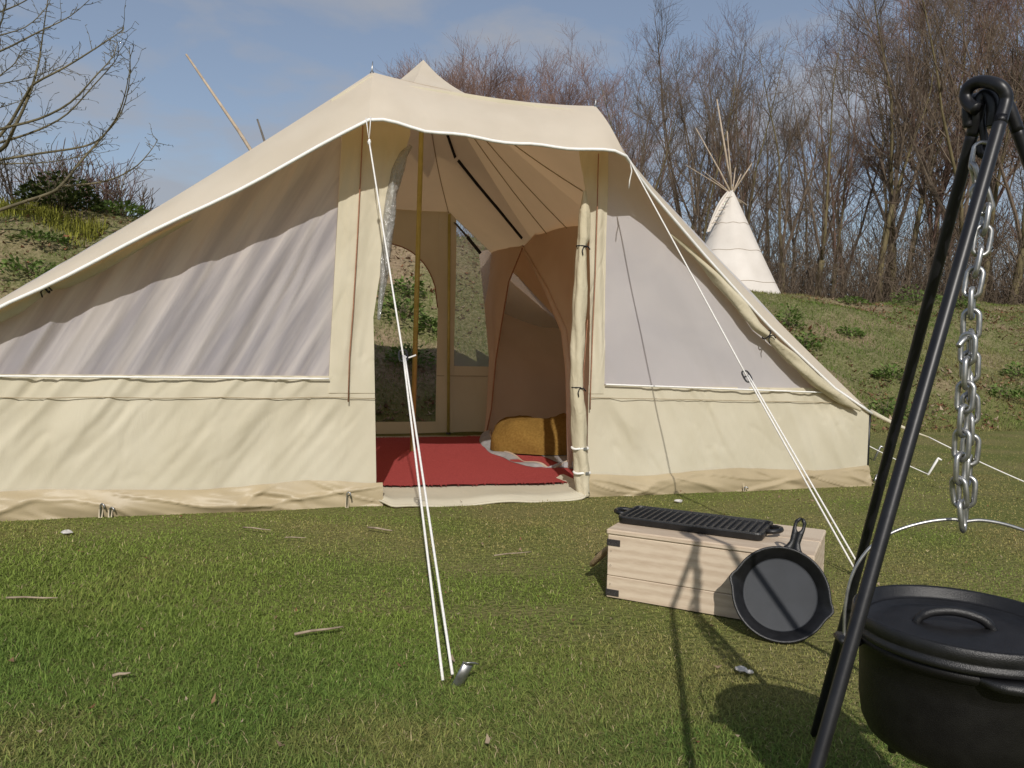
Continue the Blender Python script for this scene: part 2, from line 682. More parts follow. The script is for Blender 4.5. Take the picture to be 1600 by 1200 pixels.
gx = axis(-11, 13, .16, (-900, 900))
gy = axis(-1.5, 19, .16, (-300, 1500))
X, Y = np.meshgrid(gx, gy)
Z = ground_z(X, Y)
nx, ny = len(gx), len(gy)
vv = np.stack([X.ravel(), Y.ravel(), Z.ravel()], 1)
ii = (np.arange(ny - 1)[:, None] * nx + np.arange(nx - 1)[None, :]).ravel()
tt = np.concatenate([np.stack([ii, ii + 1, ii + nx + 1], 1), np.stack([ii, ii + nx + 1, ii + nx], 1)])
ground = raw_mesh('ground', vv, tt, M['ground'])
ground.data.polygons.foreach_set('use_smooth', [True] * len(ground.data.polygons))
tag(ground, 'grassy lawn rising into a rough bank', 'ground', kind='structure')


# ------------------------------------------------------------------ bare trees
def tri_tube(mb, p, q, r0, r1, n=3):
    d = q - p
    if d.length < 1e-6:
        return
    t = d.normalized()
    a = t.orthogonal().normalized()
    b = t.cross(a)
    vs = []
    for (c, r) in ((p, r0), (q, r1)):
        for j in range(n):
            an = 2 * math.pi * j / n
            vs.append(c + a * (math.cos(an) * r) + b * (math.sin(an) * r))
    mb.add(vs, [(j, (j + 1) % n, n + (j + 1) % n, n + j) for j in range(n)])


def wander(R, p, d, length, n, jit, up):
    pts = [p.copy()]
    d = d.normalized()
    for i in range(n):
        d = (d + Vector((R.gauss(0, jit), R.gauss(0, jit), R.gauss(0, jit) + up))).normalized()
        pts.append(pts[-1] + d * (length / n))
    return pts


def side_dir(R, t, ang):
    a = t.orthogonal().normalized()
    a.rotate(Matrix.Rotation(R.uniform(0, 2 * math.pi), 3, t))
    return (t * math.cos(ang) + a * math.sin(ang)).normalized()


def bare_tree(seed, H, r0, leaders=3, dens=1.0, clear=.25):
    R = random.Random(seed)
    tr, cr = MB(), MB()
    fork = H * R.uniform(.18, .38)
    main = wander(R, Vector((0, 0, -.4)), Vector((R.uniform(-.05, .05), R.uniform(-.05, .05), 1)), fork + .4, 7, .035, .03)
    rad = [r0 * (1.15 - .45 * i / 7) for i in range(8)]
    rad[0] *= 1.3
    tr.tube(main, rad, 8)
    stems = [(main, rad, True)]
    for k in range(leaders):
        a0 = 2 * math.pi * k / leaders + R.uniform(-.5, .5)
        tilt = R.uniform(.10, .36) if leaders > 1 else .05
        d = Vector((math.sin(tilt) * math.cos(a0), math.sin(tilt) * math.sin(a0), math.cos(tilt)))
        ln = (H - fork) * R.uniform(.8, 1.05)
        pts = wander(R, main[-1], d, ln, 8, .06, .05)
        rr = [rad[-1] * .70 * (1 - .9 * i / 8) for i in range(9)]
        (tr if k == 0 else cr).tube(pts, rr, 6)
        stems.append((pts, rr, False))

    def twigs(pts, rr, n, lmin, lmax, lvl):
        m = len(pts) - 1
        for _ in range(n):
            s = R.uniform(.12, 1.0) * m
            i = min(int(s), m - 1)
            p = pts[i].lerp(pts[i + 1], s - i)
            t = (pts[i + 1] - pts[i]).normalized()
            d = side_dir(R, t, R.uniform(.5, 1.05))
            d.z += .15
            ln = R.uniform(lmin, lmax) * (1.15 - .6 * s / m)
            k = 5 if lvl == 0 else 3 if lvl == 1 else 2
            q = wander(R, p, d, ln, k, .15, .09)
            rb = min(rr[i] * .55, [.030, .012, .0065][lvl])
            re = [.007, .005, .0036][lvl]
            for j in range(k):
                tri_tube(cr, q[j], q[j + 1], lerp(rb, re, j / k), lerp(rb, re, (j + 1) / k), 4 if lvl == 0 else 3)
            q2 = [lerp(rb, re, j / k) for j in range(k + 1)]
            if lvl == 0:
                twigs(q, q2, int(12 * dens), .6, 1.7, 1)
            elif lvl == 1:
                twigs(q, q2, int(5 * dens), .3, .95, 2)

    for (pts, rr, low) in stems:
        if low:
            twigs(pts[3:], rr[3:], int(5 * dens), 1.4, 3.0, 0)
        else:
            twigs(pts, rr, int(13 * dens), 1.6, 4.2, 0)
    return tr, cr


protos = []
specs = [(1, 14.0, .17, 3, .85), (2, 13.0, .12, 3, .85), (3, 15.5, .20, 3, .9), (4, 12.0, .11, 4, .9),
         (5, 14.5, .14, 3, .9), (6, 11.0, .10, 3, .95), (8, 16.5, .22, 3, .9)]
for k, s in enumerate(specs):
    a, b = bare_tree(*s)
    t = a.build('trunk', M['bark'])
    c = b.build('crown', M['twig_red'] if k in (3, 5) else M['twig'], smooth=False)
    t.data.name = 'bare_tree_trunk'
    c.data.name = 'bare_tree_crown'
    protos.append((t.data, c.data))
    bpy.data.objects.remove(t)
    bpy.data.objects.remove(c)


def place_tree(k, x, y, sc, rz, label, group, lean=0.0):
    e = empty('bare_tree', (x, y, gz(x, y)), label, 'tree', group, rz)
    e.scale = (sc, sc, sc)
    e.rotation_euler = (lean, 0, rz)
    for nm, d in zip(('trunk', 'crown'), protos[k]):
        o = bpy.data.objects.new(nm, d)
        C.objects.link(o)
        o.parent = e
    return e


PTOP = [13.6, 12.6, 15.0, 11.8, 14.0, 10.9, 15.6]


def top_scale(px, d, k, jit):
    # scale that lets a tree of this kind end at the height the treeline has there
    y_ = interp(px, [600, 690, 740, 800, 850, 900, 960, 1050, 1110, 1200, 1280, 1330, 1400, 1600, 2000], [115, 72, 68, 82, 110, 118, 100, 62, 75, 100, 85, 30, -40, -110, -140]) + jit
    p = at(px, y_, d)
    return (p.z - gz(p.x, d)) / PTOP[k]


WOODS = 'bare trees of the wood behind the bank'
RT = random.Random(5)
# named front trees  (photo x, depth, prototype, scale)
front = [
    (1400, 30, 6, 1.02, 'tall forked bare tree standing left of the tripod top'),
    (1492, 27, 2, .98, 'thick bare tree directly behind the tripod head'),
    (1168, 30, 4, .92, 'slim bare tree rising behind the tipi poles'),
    (1083, 29, 0, .86, 'bare tree with an olive trunk just left of the pale tipi'),
    (1575, 28, 0, 1.1, 'bare tree at the right edge of the picture'),
    (1300, 31, 3, 1.15, 'bushy reddish bare tree between the tipi and the tripod'),
]
for (px, d, k, sc, lb) in front:
    p = at(px, 455, d)
    place_tree(k, p.x, d, top_scale(px, d, k, 10), RT.uniform(0, 6.28), lb, None)
for row, (d0, d1, n, x0, x1) in enumerate([(28, 33, 14, 985, 1900), (34, 42, 17, 900, 2000), (44, 58, 15, 820, 2100)]):
    for i in range(n):
        px = lerp(x0, x1, (i + RT.uniform(.1, .9)) / n)
        d = RT.uniform(d0, d1)
        p = at(px, 455, d)
        k = RT.choice((0, 1, 2, 3, 4, 5, 6))
        place_tree(k, p.x, d, top_scale(px, d, k, RT.uniform(-5, 90)), RT.uniform(0, 6.28),
                   'bare tree of the wood to the left of the pale tipi' if px < 1090 else
                   'bare tree of the wood behind the pale tipi' if px < 1215 else
                   'bare tree of the wood between the tipi and the tripod legs' if px < 1460 else
                   'bare tree of the wood behind the tripod and chain' if px < 1620 else
                   'bare tree of the wood beyond the right edge of the picture',
                   WOODS + (' left of the tipi' if px < 1090 else ' at the tipi' if px < 1215 else ' left of the tripod' if px < 1460 else ' at the tripod' if px < 1620 else ' far right'))
# lower reddish group behind the tent roof
for i in range(15):
    px = lerp(640, 960, (i + RT.uniform(.2, .8)) / 15)
    d = RT.uniform(38, 48)
    p = at(px, 455, d)
    top = interp(px, [640, 690, 740, 800, 850, 900, 960], [95, 62, 58, 72, 95, 105, 95])
    k = RT.choice((3, 5))
    need = at(px, top, d).z - gz(p.x, d)
    place_tree(k, p.x, d, need / {3: 13.2, 5: 12.2}[k], RT.uniform(0, 6.28),
               'reddish bare tree showing above the tent roof', 'reddish bare trees above the tent roof')


def bush_mesh(seed, w, h, n, r0=.012, sub=4):
    R = random.Random(seed)
    mb = MB()
    for i in range(n):
        a = R.uniform(0, 6.283)
        rr = w * math.sqrt(R.random()) * .55
        p = Vector((rr * math.cos(a), rr * math.sin(a), -.1))
        d = Vector((math.cos(a) * R.uniform(0, .6), math.sin(a) * R.uniform(0, .6), 1))
        q = wander(R, p, d, h * R.uniform(.5, 1.1), 4, .13, .02)
        for j in range(4):
            tri_tube(mb, q[j], q[j + 1], r0 * (1 - .2 * j), r0 * (.8 - .2 * j) + .003)
        for s in range(sub):
            j = R.randint(0, 3)
            dd = side_dir(R, (q[j + 1] - q[j]).normalized(), R.uniform(.4, 1.0))
            e = wander(R, q[j].lerp(q[j + 1], R.random()), dd, h * R.uniform(.15, .4), 2, .15, .06)
            tri_tube(mb, e[0], e[1], .006, .0045)
            tri_tube(mb, e[1], e[2], .0045, .003)
    return mb


# undergrowth of the wood: nobody could count it
ug = MB()
R = random.Random(77)
for i in range(1150):
    d = R.uniform(26, 50)
    px = R.uniform(1050, 1950)
    p = at(px, 455, d)
    base = Vector((p.x, d, gz(p.x, d) - .1))
    h = R.uniform(2.0, 6.5)
    for s in range(5):
        q = wander(R, base + Vector((R.uniform(-.5, .5), R.uniform(-.5, .5), 0)), Vector((R.uniform(-.4, .4), R.uniform(-.4, .4), 1)), h * R.uniform(.5, 1), 4, .14, .0)
        for j in range(4):
            tri_tube(ug, q[j], q[j + 1], .014 - .002 * j, .012 - .002 * j)
        for t in range(7):
            j = R.randint(0, 3)
            dd = side_dir(R, (q[j + 1] - q[j]).normalized(), R.uniform(.4, 1.1))
            e = q[j].lerp(q[j + 1], R.random())
            tri_tube(ug, e, e + dd * R.uniform(.3, .9), .008, .005)
o = ug.build('undergrowth', M['twig'], smooth=False)
tag(o, 'brown leafless undergrowth filling the foot of the wood', 'undergrowth', kind='stuff')

# ------------------------------------------------------------------ near bare tree at the upper left
nt_root = empty('bare_tree', (-7.6, 8.9, gz(-7.6, 8.9)), 'near bare tree with curved budding branches at the upper left', 'tree')
tb, bb = MB(), MB()
org = nt_root.location.copy()


def P9(px, py, d=9.0):
    return at(px, py, d) - org


RN = random.Random(21)
trunk_pts = [Vector((0, 0, -.3)), Vector((.05, 0, 1.0)), P9(-170, 120, 8.95), P9(-160, -60, 9.0), P9(-150, -200, 9.0)]
tb.tube(trunk_pts, [.17, .14, .11, .09, .06], 8)
limbs = [
    ([(-170, 250), (-60, 240), (0, 235), (22, 200), (45, 150), (60, 100), (66, 60), (76, -10)], .030, 9.0),
    ([(-170, 255), (-80, 262), (0, 212), (40, 150), (55, 130), (100, 106), (150, 75), (190, 48), (192, 40)], .022, 8.8),
    ([(-165, 270), (-60, 225), (0, 202), (60, 186), (110, 160), (150, 118), (175, 90), (184, 66)], .020, 8.7),
    ([(-165, 290), (-60, 240), (0, 223), (60, 203), (105, 178), (145, 135), (178, 98), (186, 80)], .018, 9.2),
    ([(-170, 330), (-40, 260), (0, 250), (60, 240), (130, 229), (160, 213), (190, 175), (203, 120), (202, 72)], .020, 9.1),
    ([(-170, 345), (-40, 262), (10, 256), (70, 254), (130, 242), (165, 215)], .013, 8.9),
    ([(-175, 400), (-60, 350), (30, 318), (75, 303), (95, 290), (130, 248), (165, 208), (185, 178), (197, 140), (203, 105)], .024, 9.0),
    ([(95, 291), (150, 286), (185, 276), (215, 258), (238, 232), (246, 218)], .013, 9.0),
    ([(-160, 120), (-50, 95), (0, 80), (60, 50), (110, 25), (150, -10)], .016, 9.1),
    ([(-160, 60), (-40, 30), (10, 15), (50, -5), (80, -30)], .014, 8.9),
    ([(-150, 190), (-40, 150), (0, 118), (24, 98), (32, 80), (40, 78)], .010, 8.8),
    ([(-150, 160), (-40, 140), (0, 131), (45, 122), (80, 110), (100, 102)], .010, 9.2),
    ([(-150, 200), (-30, 175), (0, 168), (30, 158), (45, 150)], .010, 9.1),
    ([(-160, 10), (-20, 60), (0, 40), (8, 10), (14, -20)], .014, 8.8),
    ([(-150, 90), (-20, 60), (0, 55), (40, 42), (70, 15), (85, -15)], .012, 9.3),
]
for (pl, r0, d) in limbs:
    # smooth the traced line and let it swing in depth
    raw = [P9(px, py, d + .25 * math.sin(i * 1.3 + d * 7) * (0 if i == 0 else 1) * .6) for i, (px, py) in enumerate(pl)]
    pts = []
    for i in range(len(raw) - 1):
        p0, p1, p2, p3 = raw[max(i - 1, 0)], raw[i], raw[i + 1], raw[min(i + 2, len(raw) - 1)]
        for t in (0, .33, .66):
            pts.append(.5 * ((2 * p1) + (p2 - p0) * t + (2 * p0 - 5 * p1 + 4 * p2 - p3) * t * t + (3 * p1 - p0 - 3 * p2 + p3) * t ** 3))
    pts.append(raw[-1])
    n = len(pts)
    rr = [max(r0 * (1 - .85 * i / (n - 1)), .0035) for i in range(n)]
    bb.tube(pts, rr, 6)
    for i in range(2, n - 1):
        t = (pts[i + 1] - pts[i]).normalized()
        for _ in range(2):
            if RN.random() < .8:
                dd = side_dir(RN, t, RN.uniform(.5, 1.1))
                q = wander(RN, pts[i].lerp(pts[i + 1], RN.random()), dd, RN.uniform(.06, .34), 3, .18, .05)
                for j in range(3):
                    tri_tube(bb, q[j], q[j + 1], .0045 - .001 * j, .0037 - .001 * j)
                for j in (1, 2, 3):
                    e = side_dir(RN, dd, .8)
                    tri_tube(bb, q[j], q[j] + e * RN.uniform(.02, .06), .003, .0035)
tb.build('trunk', M['bark_near'], nt_root)
bb.build('crown', M['bark_near'], nt_root)


# ------------------------------------------------------------------ leafy clumps
def leaf_clump(name, seed, w, h, n, size, cols, loc, label, cat, group=None, stem=True, upright=.5, mass=False):
    R = np.random.default_rng(seed)
    th = R.uniform(0, 2 * np.pi, n)
    rr = w * np.sqrt(R.random(n))
    zz = h * (R.random(n) ** .8) * np.clip(1.1 - (rr / w) ** 2 * .8, .1, 1)
    base = np.stack([rr * np.cos(th), rr * np.sin(th), zz], 1)
    di = np.stack([np.cos(th + R.normal(0, .6, n)), np.sin(th + R.normal(0, .6, n)), R.normal(upright, .45, n)], 1)
    di /= np.linalg.norm(di, axis=1, keepdims=True)
    sd = np.cross(di, np.array([0, 0, 1.0]) + R.normal(0, .35, (n, 3)))
    sd /= np.linalg.norm(sd, axis=1, keepdims=True) + 1e-9
    nm = np.cross(sd, di)
    s = size * R.uniform(.55, 1.25, n)[:, None]
    a = base
    b = base + di * s * .5 + sd * s * .24 - nm * s * .05
    c = base + di * s * .5 - sd * s * .24 - nm * s * .05
    m_ = base + di * s * .5
    e = base + di * s - np.array([0, 0, 1]) * s * .18
    v = np.stack([a, b, m_, c, e], 1).reshape(-1, 3)
    k = np.arange(n)[:, None] * 5
    t = np.concatenate([k + [0, 1, 2], k + [0, 2, 3], k + [1, 4, 2], k + [2, 4, 3]])
    cc = np.array(cols)
    w0 = R.random((n, 1))
    col = cc[0] * w0 + cc[1] * (1 - w0)
    col *= R.uniform(.75, 1.2, (n, 1))
    col = np.repeat(col, 5, 0)
    root = empty(name, loc, label, cat, group)
    lf = raw_mesh('foliage', v, t, M['tint'], col)
    lf.parent = root
    if stem:
        mb = MB()
        Q = random.Random(seed)
        for i in range(max(4, n // 30)):
            a_ = Q.uniform(0, 6.28)
            r_ = w * .8 * Q.random()
            mb.tube([(r_ * .2 * math.cos(a_), r_ * .2 * math.sin(a_), -.06), (r_ * .6 * math.cos(a_), r_ * .6 * math.sin(a_), h * .5),
                     (r_ * math.cos(a_), r_ * math.sin(a_), h * Q.uniform(.6, .95))], [.006, .005, .003], 4)
        mb.build('stem', M['bark_near'], root)
    return root


GREEN = [(.09, .15, .03), (.18, .25, .07)]
DARK = [(.025, .042, .010), (.07, .085, .022)]
YEL = [(.16, .17, .02), (.26, .24, .03)]


def bank_hit(px, py):
    d = ray(px, py).normalized()
    o = Vector((0, 0, CAMH))
    t = 4.0
    while t < 60:
        p = o + d * t
        if p.z <= gz(p.x, p.y):
            return p
        t += .04
    return o + d * 13


weeds = [  # px, py (foot), width, height, label
    (636, 462, .22, .28, 'small leafy weed highest of those seen through the doorway'),
    (628, 502, .30, .34, 'bright leafy weed in the middle of the view through the doorway'),
    (672, 520, .17, .2, 'small weed beside the doorway view next to the thin pole'),
    (640, 570, .26, .26, 'leafy weed lowest in the view through the doorway'),
    (1232, 512, .24, .38, 'leafy weed standing just past the right roof slope'),
    (1256, 545, .22, .26, 'weed half hidden behind the right roof edge'),
    (1325, 524, .22, .16, 'low weed in the open grass right of the tent roof'),
    (1432, 476, .50, .42, 'broad leafy shrublet on the crest behind the tripod legs'),
    (1392, 592, .24, .2, 'weed clump against the left tripod leg'),
    (1385, 650, .3, .22, 'weed clump at the foot of the bank right of the tent corner'),
    (1590, 590, .25, .22, 'weed clump at the right edge of the bank'),
    (1500, 480, .3, .22, 'low weed on the crest between tripod leg and chain'),
    (1580, 478, .3, .2, 'low weed on the crest at the right edge'),
    (1330, 474, .3, .15, 'low weed on the crest between tipi and tripod'),
    (60, 378, .3, .14, 'grassy weed on the left bank near the crest'),
    (48, 432, .36, .2, 'grassy weed low on the left bank above the roof edge'),
]
for i, (px, py, w, h, lb) in enumerate(weeds):
    p = bank_hit(px, py)
    leaf_clump('weed', 100 + i, w, h, int(110 + 500 * w), .085, GREEN, (p.x, p.y, gz(p.x, p.y) - .02), lb, 'weed', 'weeds on the bank')
# shrubs on the left crest
p = bank_hit(52, 338)
leaf_clump('evergreen_bush', 31, .50, .48, 1300, .09, DARK, (p.x, p.y + .6, gz(p.x, p.y + .6)), 'dark evergreen bush on the left crest under the bare tree', 'bush')
p = bank_hit(165, 346)
leaf_clump('low_shrub', 32, .34, .17, 420, .085, GREEN, (p.x, p.y + .4, gz(p.x, p.y + .4)), 'low green shrub on the left crest beside the roof slope', 'shrub')
for (px, py, off, w, h, n, sd, lb, mt) in [
        (20, 335, 1.6, .9, 1.0, 110, 41, 'brown leafless bush behind the dark evergreen on the left crest', 'twig_red'),
        (128, 342, 1.2, .55, .68, 34, 42, 'thin leafless shrub on the left crest between evergreen and low shrub', 'twig'),
        (-40, 335, 1.3, .9, 1.1, 80, 43, 'brown leafless bush at the left edge of the picture', 'twig')]:
    p = bank_hit(px, py)
    q = (p.x, p.y + off, gz(p.x, p.y + off))
    root = empty('bare_bush', q, lb, 'bush', None)
    bush_mesh(sd, w, h, n, .008, 5).build('twigs', M[mt], root, smooth=False)


# ------------------------------------------------------------------ grass
def in_tent(x, y, m=0.0):
    qx, qy = x - TENT_O.x, y - TENT_O.y
    uu = qx * TU.x + qy * TU.y
    vv_ = qx * TV.x + qy * TV.y
    return (uu > -3.25 - m) & (uu < 2.6 + m) & (vv_ > -.01 - m) & (vv_ < 3.25 + m)


CR0 = Vector((.340, 2.610, 0))          # crate: front left bottom corner
CRT = Vector((.893, -.450, 0)).normalized()
CRN = Vector((CRT.y, -CRT.x, 0))         # towards the camera
CRL, CRD, CRH = .66, .41, .241


def in_crate(x, y):
    qx, qy = x - CR0.x, y - CR0.y
    a = qx * CRT.x + qy * CRT.y
    b = -(qx * CRN.x + qy * CRN.y)
    return (a > 0) & (a < CRL) & (b > 0.0) & (b < CRD)


def blades(name, xs, ys, length, width, tilt, colfn, label, seed):
    R = np.random.default_rng(seed)
    n = len(xs)
    zs = ground_z(xs, ys)
    az = R.uniform(0, 2 * np.pi, n) + 1.6 * fbm(xs * 2.2, ys * 2.2, 60, 2)
    tl = np.clip(R.normal(tilt, .33, n), .05, 1.45)
    ln = length * R.uniform(.55, 1.35, n)
    w = width * R.uniform(.7, 1.3, n)
    hd = np.stack([np.cos(az), np.sin(az), np.zeros(n)], 1)
    up = np.array([0, 0, 1.0])
    d1 = hd * np.sin(tl * .7)[:, None] + up * np.cos(tl * .7)[:, None]
    t2 = np.clip(tl * 1.45, 0, 1.65)
    d2 = hd * np.sin(t2)[:, None] + up * np.cos(t2)[:, None]
    faz = az + np.pi / 2 + R.normal(0, .5, n)
    sd = np.stack([np.cos(faz), np.sin(faz), np.zeros(n)], 1) * w[:, None] * .5
    p0 = np.stack([xs, ys, zs - .004], 1)
    p1 = p0 + d1 * (ln * .55)[:, None]
    p2 = p1 + d2 * (ln * .5)[:, None]
    v = np.stack([p0 - sd, p0 + sd, p1 - sd * .8, p1 + sd * .8, p2], 1).reshape(-1, 3)
    k = np.arange(n)[:, None] * 5
    t = np.concatenate([k + [0, 1, 3], k + [0, 3, 2], k + [2, 3, 4]])
    col = np.repeat(colfn(xs, ys, R), 5, 0)
    o = raw_mesh(name, v, t, M['tint'], col)
    return tag(o, label, 'grass', kind='stuff')


def lawn_col(x, y, R):
    n = len(x)
    dry = np.clip(fbm(x * 1.5, y * 1.5, 21, 4) * 1.7 + .27 + .12 * x + R.normal(0, .20, n), 0, 1)[:, None]
    lush = np.clip(fbm(x * .6 + 4, y * .6, 33, 3) * 1.7 + .40 - .20 * (x + .3) + .42 * (2.2 - y) + R.normal(0, .15, n), 0, 1)[:, None]
    g0, g1, ye = np.array([.21, .275, .055]), np.array([.115, .20, .042]), np.array([.34, .285, .11])
    c = g0 * (1 - lush) + g1 * lush
    c = c * (1 - dry * (1 - lush * .6)) + ye * dry * (1 - lush * .6)
    straw = R.random(n) < .035
    c[straw] = np.array([.45, .37, .21])
    return c * R.uniform(.7, 1.3, (n, 1))


def sample_wedge(R, n, y0, y1, k=.80, xmin=None):
    y = np.sqrt(R.uniform(y0 * y0, y1 * y1, n))
    x = R.uniform(-1, 1, n) * (k * y)
    return x, y


xs, ys = [], []
for (n, a, b) in ((215000, 1.25, 2.4), (205000, 2.4, 3.8), (130000, 3.8, 5.6)):
    x, y = sample_wedge(rng, n, a, b)
    ok = ~in_tent(x, y) & ~in_crate(x, y)
    xs.append(x[ok])
    ys.append(y[ok])
x = rng.uniform(1.0, 9, 90000)
y = rng.uniform(5.3, 9.5, 90000)
ok = ~in_tent(x, y) & (x < y * .95)
xs.append(x[ok])
ys.append(y[ok])
xs, ys = np.concatenate(xs), np.concatenate(ys)
bare = fbm(xs * 1.7 + 9, ys * 1.7, 44, 4)
keep = rng.random(len(xs)) < np.clip(1.15 - np.clip(bare - .12, 0, 1) * 3.2, .25, 1)
xs, ys = xs[keep], ys[keep]
lenf = .019 + .013 * np.clip(fbm(xs * .8, ys * .8, 51, 3) * 1.6 + .1 + .75 * (1.95 - ys) - .35 * xs, -.5, 1.2)
blades('lawn_grass', xs, ys, lenf, .0027 * np.clip(ys / 2.4, .8, 2.2), 1.08, lawn_col, 'short green lawn grass in front of the tent', 3)


def bank_col(x, y, R):
    n = len(x)
    dry = np.clip(fbm(x * .7, y * .7, 71, 4) * 2.0 + .30 + R.normal(0, .2, n), 0, 1)[:, None]
    c = np.array([.14, .205, .042]) * (1 - dry) + np.array([.27, .25, .095]) * dry
    return c * R.uniform(.7, 1.3, (n, 1))


x = rng.uniform(-12, 14, 330000)
y = rng.uniform(5.6, 17.5, 330000)
toe_ = 7.2 + .31 * np.clip(x, -9, 8)
ok = (y > toe_) & ~in_tent(x, y, .1) & (np.abs(x) < y * .92) & (y < toe_ + 8)
x, y = x[ok], y[ok]
g = fbm(x * .75 + 3, y * .75, 81, 4)
ok = rng.random(len(x)) < np.clip(g * 3.2 + .46 + np.clip((x - 1) * .16, 0, .6), .05, 1)
x, y = x[ok], y[ok]
blades('bank_grass', x, y, .065, .0065, .85, bank_col, 'rough tufted grass growing over the bank', 5)

# yellowish reeds along the left crest
p = bank_hit(60, 338)
x = rng.uniform(p.x - 1.4, p.x + .75, 1500)
y = p.y + rng.normal(.05, .14, 1500)
blades('reed_grass', x, y, .15, .012, .35, lambda a, b, R: np.array([.24, .24, .04]) * R.uniform(.6, 1.3, (len(a), 1)),
       'strip of yellow green reedy grass along the left crest', 6)


# dead leaves on lawn and bank: one countless scatter
def leaf_scatter(name, x, y, size, lift, label, seed, cols):
    R = np.random.default_rng(seed)
    n = len(x)
    z = ground_z(x, y) + lift * R.uniform(.4, 1.4, n)
    az = R.uniform(0, 6.283, n)
    s = size * R.uniform(.5, 1.4, n)
    d = np.stack([np.cos(az), np.sin(az), R.normal(0, .35, n)], 1) * s[:, None]
    e = np.stack([-np.sin(az), np.cos(az), R.normal(0, .35, n)], 1) * (s * R.uniform(.25, .6, n))[:, None]
    c0 = np.stack([x, y, z], 1)
    cur = np.array([0, 0, 1.0]) * (s * .25)[:, None]
    v = np.stack([c0 - d * .5 + cur, c0 + e * .5, c0 + d * .5 + cur, c0 - e * .5, c0], 1).reshape(-1, 3)
    k = np.arange(n)[:, None] * 5
    t = np.concatenate([k + [0, 4, 1], k + [1, 4, 2], k + [2, 4, 3], k + [3, 4, 0]])
    cc = np.array(cols)
    col = cc[R.integers(0, len(cc), n)] * R.uniform(.75, 1.2, (n, 1))
    o = raw_mesh(name, v, t, M['tint'], np.repeat(col, 5, 0))
    return tag(o, label, 'leaves', kind='stuff')


LEAFC = [(.24, .15, .085), (.32, .23, .15), (.17, .095, .05), (.40, .31, .22), (.28, .13, .07)]
x = rng.uniform(-12, 14, 42000)
y = rng.uniform(5.6, 17, 42000)
toe_ = 7.3 + .31 * np.clip(x, -9, 8)
g = fbm(x * .75 + 3, y * .75, 81, 4)
ok = (y > toe_) & (y < toe_ + 6.5) & ~in_tent(x, y, .1) & (g < .08 + .1 * rng.random(len(x))) & (np.abs(x) < y * .92)
leaf_scatter('leaf_litter', x[ok], y[ok], .07, .02, 'dead brown leaves and chips littering the bank', 8, LEAFC)
x, y = sample_wedge(rng, 520, 1.3, 6.5)
ok = ~in_tent(x, y, .05) & ~in_crate(x, y)
leaf_scatter('fallen_leaves', x[ok], y[ok], .019, .020, 'small dead leaves scattered over the lawn', 9, LEAFC)

# sticks and stones on the lawn that can be told apart
sticks = [((460, 991), (536, 979), .006, 'straight pale stick lying on the lawn left of the guy rope'),
          ((10, 934), (90, 934), .005, 'thin twig lying on the lawn at the left edge'),
          ((380, 824), (423, 828), .005, 'bent twig on the lawn below the tent wall'),
          ((575, 824), (613, 829), .007, 'pale twig on the lawn in front of the doorway'),
          ((176, 1056), (204, 1051), .006, 'rusty brown stick in the lower left grass'),
          ((445, 840), (478, 840), .004, 'pale straw twig on the lawn right of the bent twig'),
          ((772, 868), (830, 862), .004, 'dry straw on the lawn below the doorway, right of the rope')]
for (a, b, r, lb) in sticks:
    p, q = on_z(*a, .022), on_z(*b, .026)
    m1 = p.lerp(q, .35) + Vector((0, .001, .002))
    m2 = p.lerp(q, .7) + Vector((0, -.001, .0))
    o = MB().tube([p, m1, m2, q], [r * .7, r * .65, r * .55, r * .35], 6).build('stick', M['stick'])
    tag(o, lb, 'stick', 'sticks on the lawn')


def stone(px, py, s, lb, seed):
    R = random.Random(seed)
    p = on_z(px, py, .012)
    mb = MB()
    prof = [(0.001, -.4), (.7, -.3), (1, .05), (.8, .4), (.4, .6), (.001, .62)]
    mb.lathe([(r * s, z * s) for r, z in prof], 9)
    mb.v = [(p.x + v[0] * (1 + R.uniform(-.25, .25)) * 1.3, p.y + v[1] * (1 + R.uniform(-.25, .25)), p.z + v[2] * R.uniform(.8, 1.1)) for v in mb.v]
    tag(mb.build('stone', M['stone'], smooth=False), lb, 'stone', 'stones on the lawn')


stone(1158, 1046, .013, 'pale flint stone on the lawn between the skillet and the pot shadow', 1)
stone(1171, 1050, .009, 'small pale stone touching the larger flint on the lawn', 2)
stone(1060, 783, .017, 'pale stone on the grass behind the griddle', 3)
stone(104, 832, .018, 'pale stone on the grass under the left tent wall', 4)

